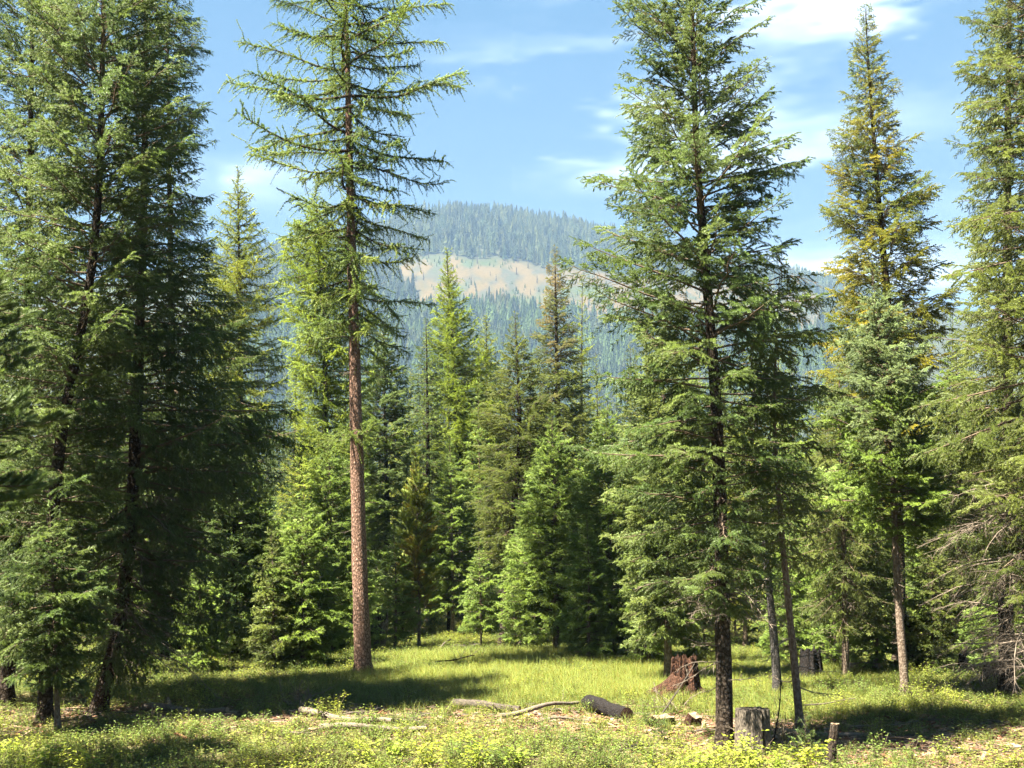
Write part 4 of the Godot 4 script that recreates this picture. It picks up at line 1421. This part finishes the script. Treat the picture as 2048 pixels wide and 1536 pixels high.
	tree({"called": "fir_tree", "label": "green fir filling the gap between the leftmost trunks", "d": 30.0,
		"axis": [[120, 1345], [120, 1150], [118, 950], [116, 640]],
		"prof": [[640, 6, 6], [780, 80, 80], [940, 115, 115], [1100, 125, 125], [1230, 110, 110]],
		"kind": "fir", "n": 176, "lift": [-12, 26], "r": 0.12, "bark": "fir_bark", "tones": tones(FIR), "seed": 82, "dead": [[1310, 1150, 10, 1.2]]})

func edge_firs() -> void:
	var list := [
		[1655, 1300, 700, 92, 34.5, "green fir filling the gap under the amber fir, right of the thin leaning fir"],
		[1905, 1306, 640, 104, 33.5, "fir behind the gap between the blue green fir and the right border"],
		[1585, 1292, 720, 88, 36.5, "fir behind the thin leaning fir's crown"],
		[1262, 1284, 700, 86, 38.0, "fir rising behind the two overlapping bushy firs"],
		[958, 1262, 770, 70, 42.0, "fir filling the gap between the centre larch and the yellowish fir"],
		[712, 1258, 730, 76, 43.0, "fir rising behind the tall larch's trunk"],
		[1400, 1290, 690, 86, 37.0, "fir seen through the tall fir's boughs left of its trunk"],
		[545, 1340, 1060, 62, 29.0, "yellowish young fir in front of the shadowed firs, left of the small bushy fir"],
		[712, 1318, 1075, 52, 32.5, "little fir tucked against the right of the larch trunk"],
		[1040, 1296, 1030, 56, 34.5, "young fir between the bare trunk of the yellowish fir and the broad fir"],
		[1296, 1322, 1010, 72, 30.5, "young fir to the right of the two overlapping bushy firs"],
		[1408, 1318, 1000, 70, 31.0, "pale young fir directly left of the tall fir's trunk"],
		[1578, 1322, 1040, 70, 31.0, "young fir in the gap right of the grey barked trunk"],
		[1668, 1330, 1080, 62, 29.5, "low fir left of the bare grey brown trunk"],
		[1752, 1336, 1010, 70, 28.5, "fir close to the left of the blue green fir's trunk"],
		[1862, 1336, 1030, 70, 28.0, "young fir right of the blue green fir's trunk"],
		[2000, 1338, 1000, 80, 27.0, "fir behind the dead grey boughs at the right border"],
		[400, 1342, 1110, 66, 28.5, "low dark fir under the big dark fir's right boughs"],
		[250, 1345, 1090, 70, 28.0, "low dark fir behind the big dark fir's trunk"],
		[40, 1342, 1060, 76, 28.0, "young fir at the left border behind the leftmost trunks"],
		[1176, 1320, 1030, 66, 30.8, "young fir in front of the gap between the two overlapping bushy firs"],
		[520, 1322, 930, 74, 31.0, "fresh fir in front of the crowded dark fir, left of the small bushy fir"],
		[790, 1288, 1060, 52, 36.0, "small fir left of the slim young pine"],
	]
	for k in list.size():
		var q: Array = list[k]
		var h: float = q[1] - q[2]
		var w: float = q[3]
		tree({"called": "fir_tree", "label": q[5], "d": q[4], "seed": 700 + k,
			"axis": [[q[0], q[1]], [q[0] + 2, q[1] - h * 0.5], [q[0] - 2, q[2]]],
			"prof": [[q[2], 5, 5], [q[2] + h * 0.2, w * 0.42, w * 0.42], [q[2] + h * 0.5, w * 0.85, w * 0.85], [q[1] - h * 0.2, w, w], [q[1] - h * 0.04, w * 0.8, w * 0.8]],
			"kind": "bushy", "n": 110, "lift": [-10, 34], "r": 0.05, "bark": "young_bark", "tones": tones(OLIVE if k % 4 == 3 else YOUNG), "dead": [[q[1] - 10, q[1] - 70, 8, 0.6]]})

func wood_behind() -> void:
	var sets := [
		["fir_tree", wood_tree("bushy", 10.0, 1.9, 130, [-8, 34], "fir_bark", 1, 0.08), [FIR, YOUNG, FIR], "bushy green fir"],
		["fir_tree", wood_tree("tight", 14.0, 2.0, 150, [-14, 32], "fir_bark", 2, 0.14), [OLIVE, FIR_DARK, FIR], "slender dark fir"],
		["larch_tree", wood_tree("larch", 15.0, 1.9, 110, [-4, 26], "grey_bark", 3, 0.22), [LARCH, LARCH_BRIGHT, LARCH], "light green larch"],
		["fir_tree", wood_tree("bushy", 5.0, 1.4, 80, [-8, 34], "young_bark", 4, 0.05), [YOUNG, FIR, OLIVE], "low young fir"],
	]
	rng.seed = 4242
	# distance, how many across, kinds to draw from, least and greatest scale
	var belts := [[38.0, 14, [3, 3, 0], 0.7, 1.1], [43.0, 16, [3, 3, 3], 0.5, 1.1], [46.0, 17, [3, 0, 3], 0.8, 1.1], [58.0, 20, [3, 3, 0], 0.7, 1.2], [54.0, 18, [0, 1, 2, 0], 0.75, 1.05], [64.0, 24, [0, 1, 2, 1], 0.8, 1.1], [78.0, 30, [1, 2, 0, 1], 0.85, 1.15], [98.0, 38, [1, 2, 1, 0], 1.0, 1.3], [125.0, 44, [1, 2, 1], 1.1, 1.5]]
	for b in belts:
		for i in b[1]:
			var u: float = -120.0 + 2290.0 * (i + rf(0.1, 0.9)) / b[1]
			var d: float = b[0] * rf(0.93, 1.09)
			var p := at(u, 1000, d)
			p.y = gh(p.x, p.z)
			var k: int = b[2][rng.randi() % b[2].size()]
			var s := rf(b[3], b[4])
			var open: bool = u > 700.0 and u < 1120.0
			if open and k != 3 and b[0] < 60.0:
				s *= 0.85
			var set: Array = sets[k]
			var zone := "at the left border"
			for q in [[90, "behind the leftmost trunks"], [260, "behind the big dark fir"], [430, "behind the big fir's right boughs"], [600, "behind the bright larch"], [720, "just right of the tall larch"], [850, "around the narrow centre larch"], [950, "around the yellowish fir"], [1080, "behind the broad bushy fir"], [1200, "left of the tall green fir"], [1380, "behind the tall dark green fir"], [1520, "behind the thin leaning fir"], [1680, "behind the blue green fir"], [1850, "left of the massive right fir"], [1980, "behind the massive right fir"]]:
				if u > q[0]:
					zone = q[1]
			var row: String = "in the front row of the wood" if b[0] < 50.0 else ("in the middle of the wood" if b[0] < 85.0 else "far back in the wood")
			var label: String = "%s %s, %s" % [set[3], row, zone]
			var root := thing(set[0], label, "tree", p, label)
			root.rotation.y = rf(0, TAU)
			root.scale = Vector3(s * rf(0.9, 1.1), s, s * rf(0.9, 1.1))
			put("trunk", set[1][0], root)
			var crown := put("crown", set[1][1], root)
			var list: Array = set[2][rng.randi() % set[2].size()]
			crown.set_surface_override_material(1, needle_mat(list[rng.randi() % list.size()]))
	# trees that stand beyond the left border and throw their shade across the foreground
	for q in [[-12.6, 15.2, 1, 1.1, ", nearest the leftmost trunks"], [-14.5, 18.5, 1, 1.05, ", farthest from the clearing"], [-8.2, 12.8, 1, 1.1, ", in front of the lower left bushes"], [-6.9, 10.8, 1, 1.3, ", closest to where one stands"]]:
		var set: Array = sets[q[2]]
		var root := thing(set[0], "fir beyond the left border, known by its shade" + q[4], "tree", Vector3(q[0], gh(q[0], -q[1]), -q[1]), "firs beyond the left border")
		root.scale = Vector3.ONE * q[3]
		put("trunk", set[1][0], root)
		put("crown", set[1][1], root)

func stumps_and_logs() -> void:
	stump("stump", "weathered grey sawn stump with dark cracks beside the tall fir's trunk", spot(1508, 1506), 0.63, 0.25, 0.232, "greywood", "greywood",
		{"seed": 1.3, "flute": 0.09, "jag": 0.03, "cracks": [[1.95, 0.3, 0.05], [1.1, 0.22, 0.07], [0.75, 0.12, 0.05]], "flare": 0.3})
	stump("stump", "rotten red brown stump with a jagged top and a long root on its left", spot(1370, 1394), 0.78, 0.31, 0.24, "redwood", "redwood",
		{"seed": 2.2, "flute": 0.2, "jag": 0.2, "cracks": [[1.4, 0.25, 0.08], [2.3, 0.3, 0.06]], "flare": 0.6, "hollow": 0.15, "roots": [[165, 0.95, 0.2], [140, 0.7, 0.2], [195, 0.6, 0.16], [20, 0.5, 0.13], [75, 0.4, 0.14], [110, 0.5, 0.13]]})
	stump("stump", "hollow dark stump with a pale grey strip behind the thin leaning fir", spot(1622, 1356), 0.62, 0.27, 0.2, "charred", "charred",
		{"seed": 3.1, "flute": 0.2, "jag": 0.16, "cracks": [[1.0, 0.5, 0.25]], "hollow": 0.3})
	stump("snag", "tall broken dark snag behind the blue green fir's trunk", spot(1832, 1345), 1.15, 0.24, 0.15, "fir_bark", "redwood",
		{"seed": 4.4, "flute": 0.2, "jag": 0.12, "lean": Vector3(-0.1, 0, 0), "hollow": 0.15})
	stump("stump", "small crumbled dark red stump near the right border", spot(1984, 1378), 0.4, 0.26, 0.12, "redwood", "redwood",
		{"seed": 5.2, "flute": 0.3, "jag": 0.3, "hollow": 0.1, "flare": 0.7})
	stump("snag", "silvery burnt snag with a flared ragged top right behind the larch's foot", spot(752, 1312), 1.05, 0.2, 0.22, "greywood", "charred",
		{"seed": 6.3, "flute": 0.25, "jag": 0.22, "cracks": [[1.7, 0.6, 0.35]], "hollow": 0.4, "lean": Vector3(0.1, 0, 0)})
	stump("post_stump", "thin leaning sapling stump like a short post at lower right", spot(1658, 1534), 0.58, 0.068, 0.055, "fir_bark", "palewood",
		{"seed": 7.7, "flute": 0.12, "jag": 0.02, "lean": Vector3(0.1, 0, 0), "flare": 0.35})
	var up := Vector3.UP
	log_between("log", "short charred black log with a reddish cut end left of the rotten stump", "log", spot(1178, 1414) + up * 0.13, spot(1252, 1440) + up * 0.12, 0.135, 0.13, "charred", "redwood", {"bump": 0.3, "sides": 26, "steps": 16})
	log_between("log", "grey fallen log lying across the slash in the middle", "log", spot(905, 1424) + up * 0.12, spot(1040, 1430) + up * 0.1, 0.085, 0.065, "greywood", "palewood", {"twigs": 5})
	log_between("log", "pale barkless log right behind the grey sawn stump", "log", spot(1540, 1472) + up * 0.06, spot(1616, 1476) + up * 0.06, 0.075, 0.07, "palewood", "palewood", {"bump": 0.12})
	log_between("log", "low pale log in the sun right of the thin leaning fir", "log", spot(1616, 1474) + up * 0.03, spot(1735, 1478) + up * 0.03, 0.05, 0.035, "paledead", "palewood", {})
	log_between("log", "long pale fallen log left of the middle", "log", spot(604, 1444) + up * 0.09, spot(782, 1464) + up * 0.08, 0.062, 0.036, "paledead", "palewood", {"twigs": 4, "wander": 0.05})
	log_between("log", "whitish log nearest the front shrubs left of the middle", "log", spot(640, 1474) + up * 0.08, spot(852, 1478) + up * 0.08, 0.05, 0.036, "paledead", "palewood", {"wander": 0.04})
	log_between("log", "sun bleached log half sunk in the grass in front of the dark fir", "log", spot(290, 1416) + up * 0.09, spot(450, 1434) + up * 0.08, 0.07, 0.05, "paledead", "palewood", {"wander": 0.05, "twigs": 3})
	log_between("log", "thin white stump end standing beside the bleached log", "log", spot(340, 1414), spot(338, 1400) + up * 0.12, 0.035, 0.03, "paledead", "palewood", {"steps": 3})
	log_between("log", "half hidden pale log at the back edge of the grass", "log", spot(905, 1298) + up * 0.1, spot(960, 1294) + up * 0.14, 0.07, 0.06, "greywood", "palewood", {})
	log_between("log", "weathered log lying between the trees behind the right hand trunks", "log", spot(1690, 1346) + up * 0.15, spot(1760, 1352) + up * 0.2, 0.08, 0.06, "paledead", "palewood", {"twigs": 5})
	log_between("log", "dark slab of bark lying on the chips right of the middle", "bark", spot(1256, 1504) + up * 0.02, spot(1304, 1496) + up * 0.08, 0.06, 0.03, "charred", "redwood", {"bump": 0.5})
	log_between("leaning_log", "slanting dead log leaning at the yellowish fir's foot", "log", spot(915, 1275) + up * 0.2, spot(1000, 1270) + up * 1.1, 0.045, 0.03, "greywood", "palewood", {"twigs": 8, "twig": 0.8})
	chunk("flat wood chunk with a pale pinkish sawn face left of the tall fir", spot(1328, 1446), 0.42, 0.16, 0.3, 0.12, 8)
	chunk("pointed wood chunk with a slanting pale face close to the tall fir's foot", spot(1384, 1448), 0.32, 0.2, 0.9, 0.35, 9)
	stick("long bent pale branch lying over the slash beside the charred log", spot(1005, 1444) + up * 0.08, spot(1160, 1418) + up * 0.2, 0.05, "paledead", 3)
	stick("thin pale branch lying in front of the charred log", spot(1060, 1446) + up * 0.03, spot(1180, 1442) + up * 0.05, 0.03)
	stick("dark curved twig sticking out of the grass left of the grey log", spot(840, 1420) + up * 0.1, spot(874, 1432) + up * 0.02, 0.016, "charred", 0)
	stick("forked black stem rising behind the grey sawn stump", spot(1548, 1500) + up * 0.12, spot(1568, 1490) + up * 0.95, 0.014, "charred", 2)
	stick("whitish stick leaning up to the left of the small fir", spot(480, 1330) + up * 0.02, spot(545, 1322) + up * 0.45, 0.02)
	stick("bare branch leaning on the rotten red stump", spot(1318, 1436) + up * 0.05, spot(1392, 1402) + up * 0.75, 0.016, "greywood", 2)
	stick("pale stick rising from the foot of the thin leaning fir to the right", spot(1606, 1430) + up * 0.18, spot(1712, 1420) + up * 0.16, 0.014, "paledead", 1)
	stick("rusty fallen bough lying in the sunny grass", spot(872, 1345) + up * 0.2, spot(948, 1340) + up * 0.3, 0.02, "redwood", 9, "", 0.5)
	stick("pale stick lying in the far grass left of the broad fir", spot(862, 1306) + up * 0.05, spot(902, 1296) + up * 0.3, 0.03)
	rng.seed = 616
	for i in 150:                                        # loose slash along the bare strip
		var d := rf(17.2, 23.0)
		var x := rf(-0.40, 0.42) * d
		if trail(x, -d) < 0.25:
			continue
		var a := Vector3(x, gh(x, -d) + 0.02, -d)
		var t := rf(-0.5, 0.5) + (PI if rng.randf() < 0.5 else 0.0)
		var l := rf(0.35, 1.7)
		var b := a + Vector3(cos(t) * l, 0, sin(t) * l)
		b.y = gh(b.x, b.z) + rf(0.02, 0.1)
		var u := 1024.0 + x / d * FOCAL
		var where := "below the leftmost trunks"
		for q in [[230, "before the big dark fir"], [420, "right of the sun bleached log"], [560, "by the spiky brush pile"], [680, "around the long pale log"], [800, "at the right end of the pale logs"], [900, "left of the grey fallen log"], [1000, "in front of the grey fallen log"], [1110, "left of the charred log"], [1230, "between the charred log and the flat wood chunk"], [1330, "around the two wood chunks"], [1410, "at the foot of the tall fir"], [1530, "right behind the grey sawn stump"], [1640, "around the short post stump"], [1740, "right of the short post stump"], [1850, "toward the right border"], [1960, "at the right border"]]:
			if u > q[0]:
				where = q[1]
		var label := "%s %s stick %s, %s" % ["short" if l < 0.7 else ("long" if l > 1.25 else "broken"), ["bleached", "grey", "pale", "peeled"][i % 4], where, "farther back" if d > 20.2 else "nearer the front"]
		stick(label, a, b, rf(0.008, 0.024), ["paledead", "greywood", "paledead", "palewood"][i % 4], rng.randi() % 3, label, 0.2)
		rng.seed = 616 + i * 31 + 7
	for q in [[605, 1420, "dead spiky brush pile beside the long pale log"], [1335, 1420, "bare twiggy brush between the wood chunks and the tall fir"], [1560, 1500, "tangle of dead twigs at the foot of the grey sawn stump"], [250, 1370, "heap of dead twigs under the big dark fir"], [1960, 1395, "grey twig heap at the right border"]]:
		var p := spot(q[0], q[1])
		var root := thing("brush_pile", q[2], "brush", p)
		rng.seed = int(q[0])
		for i in 16:
			var l := rf(0.3, 0.8)
			var b := branch_mesh("dead", l, 3)
			put("twig", b[0], root, pose(Vector3(rf(-1, 1), rf(0.1, 0.9), rf(-1, 1)), rf(-3, 3), l / b[1], Vector3(rf(-0.25, 0.25), 0.02, rf(-0.2, 0.2))))
	# two dark seedlings
	for q in [[1612, 1520, 0.62, "dark little fir seedling in front of the thin leaning fir"], [1322, 1478, 0.34, "tiny fir seedling beside the flat wood chunk"]]:
		var root := thing("fir_seedling", q[3], "seedling", spot(q[0], q[1]))
		rng.seed = int(q[0])
		log_stem(root, q[2])
		for i in 14:
			var w := i / 14.0
			var l: float = q[2] * 0.5 * (1.05 - w)
			var b := branch_mesh("bushy", maxf(0.18, l), 3)
			var a := i * 2.4
			var br := put("branch", b[0], root, pose(Vector3(cos(a), 0.35 + w, sin(a)), 0.0, maxf(0.12, l) / b[1], Vector3(0, q[2] * (0.08 + 0.8 * w), 0)))
			br.set_surface_override_material(1, tones(FIR)[i % 3])

func log_stem(root: Node3D, h: float) -> void:
	var g := Geo.new()
	tube(g, PackedVector3Array([Vector3(0, -0.05, 0), Vector3(0.01, h * 0.5, 0), Vector3(0, h, 0)]), PackedFloat32Array([0.012, 0.009, 0.003]), 7)
	var m := ArrayMesh.new()
	add_surface(m, mats["young_bark"], g.v, g.n, g.uv)
	put("stem", m, root)

func undergrowth() -> void:
	var grass := []
	for i in 4:
		grass.append(grass_mesh(i, 14, 0.38, false))
	var shrubs := []
	for i in 4:
		shrubs.append(shrub_mesh(i, 9, 0.34, 0.05, 10))
	var herbs := []
	for i in 3:
		herbs.append(shrub_mesh(10 + i, 7, 0.15, 0.045, 7))
	var chips := []
	for i in 3:
		chips.append(chip_mesh(i))
	rng.seed = 99
	for i in 4:
		var tr := []
		var ti := []
		for p in scatter(8000 if i < 3 else 3000, 15.0, 44.0, 2.5, func(x: float, z: float) -> float: return clampf(0.12 + meadow(x, z) * 1.0, 0, 1) * (1.0 - 0.93 * trail(x, z))):
			var m := meadow(p.x, p.z)
			var s := rf(0.5, 0.95) * lerpf(0.75, 1.15, m)
			tr.append(Transform3D(Basis().rotated(Vector3.UP, rf(0, TAU)).scaled(Vector3(s, s * rf(0.8, 1.2), s)), p))
			ti.append(Color(0.125, 0.17, 0.042).lerp(Color(0.200, 0.250, 0.058), clampf(m * 0.8 + rf(-0.4, 0.3), 0, 1)))
		many("meadow_grass", grass[i], tr, ti)
	for i in 4:
		var tr := []
		var ti := []
		for p in scatter(4800, 14.6, 66.0, 2.5, func(x: float, z: float) -> float: return clampf(0.45 + 1.1 * patch.get_noise_2d(x * 4.0 + 70.0, z * 4.0), 0, 1) * (1.0 - 0.7 * meadow(x, z)) * (1.0 - 0.92 * trail(x, z))):
			var s := rf(0.5, 1.0)
			tr.append(Transform3D(Basis().rotated(Vector3.UP, rf(0, TAU)).scaled(Vector3(s, s * rf(0.8, 1.2), s)), p))
			var y := clampf(patch.get_noise_2d(p.x * 6.0 + 200.0, p.z * 6.0) * 2.0 + 0.35, 0, 1)
			ti.append(Color(0.12, 0.17, 0.042).lerp(Color(0.25, 0.275, 0.045), y) * rf(0.85, 1.15))
		many("leafy_undergrowth", shrubs[i], tr, ti)
	for i in 3:
		var tr := []
		var ti := []
		for p in scatter(7000, 14.6, 40.0, 2.5, func(x: float, z: float) -> float: return 1.0 - 0.93 * trail(x, z)):
			var s := rf(0.6, 1.2)
			tr.append(Transform3D(Basis().rotated(Vector3.UP, rf(0, TAU)).scaled(Vector3(s, s, s)), p))
			var y := rng.randf()
			ti.append(Color(0.12, 0.16, 0.042).lerp(Color(0.27, 0.26, 0.07), y * y))
		many("ground_herbs", herbs[i], tr, ti)
	for i in 3:
		var tr := []
		var ti := []
		for p in scatter(8000, 15.0, 26.0, 2.0, func(x: float, z: float) -> float: return trail(x, z) + 0.02):
			var s := rf(0.03, 0.13) if rng.randf() < 0.9 else rf(0.12, 0.3)
			var b := Basis().rotated(Vector3.RIGHT, rf(-0.4, 0.4)).rotated(Vector3.BACK, rf(-0.3, 0.3)).rotated(Vector3.UP, rf(0, TAU))
			tr.append(Transform3D(b.scaled_local(Vector3(s * rf(1, 1.8), s * rf(0.5, 1.0), s * rf(0.5, 1.0))), p + Vector3(0, 0.012, 0)))
			ti.append([Color(0.18, 0.115, 0.075), Color(0.14, 0.07, 0.042), Color(0.25, 0.185, 0.13), Color(0.09, 0.066, 0.048)][rng.randi() % 4] * rf(0.8, 1.1))
		many("wood_chips", chips[i], tr, ti)
	# the leafy bushes right at the front
	rng.seed = 321
	var big := []
	for i in 3:
		big.append(shrub_mesh(30 + i, 16, 0.42, 0.062, 12))
	var names := ["at the lower left corner", "in the front row left of the middle", "in the front row in the middle", "in the front row below the tall fir"]
	var places := [[20, 1525], [95, 1545], [170, 1560], [730, 1545], [800, 1535], [870, 1550], [950, 1560], [1030, 1560], [1440, 1545], [1490, 1540], [1550, 1550], [1620, 1560], [60, 1570], [760, 1575], [900, 1580], [1500, 1575], [1400, 1570]]
	for i in places.size():
		var p := spot(places[i][0] + rf(-10, 10), places[i][1])
		var where: String = names[0] if places[i][0] < 300 else (names[1] if places[i][0] < 840 else (names[2] if places[i][0] < 1200 else names[3]))
		var root := thing("leafy_bush", "bright yellow green leafy bush " + where, "bush", p, "yellow green bushes " + where)
		var o := put("foliage", big[i % 3], root)
		o.rotation.y = rf(0, TAU)
		o.scale = Vector3.ONE * rf(0.85, 1.25)
		var key := "bushleaf%d" % (i % 3)
		if not mats.has(key):
			var m: StandardMaterial3D = mats["leaf"].duplicate()
			m.albedo_color = [lin(0.31, 0.36, 0.05), lin(0.25, 0.32, 0.05), lin(0.34, 0.37, 0.055)][i % 3]
			mats[key] = m
		o.set_surface_override_material(1, mats[key])
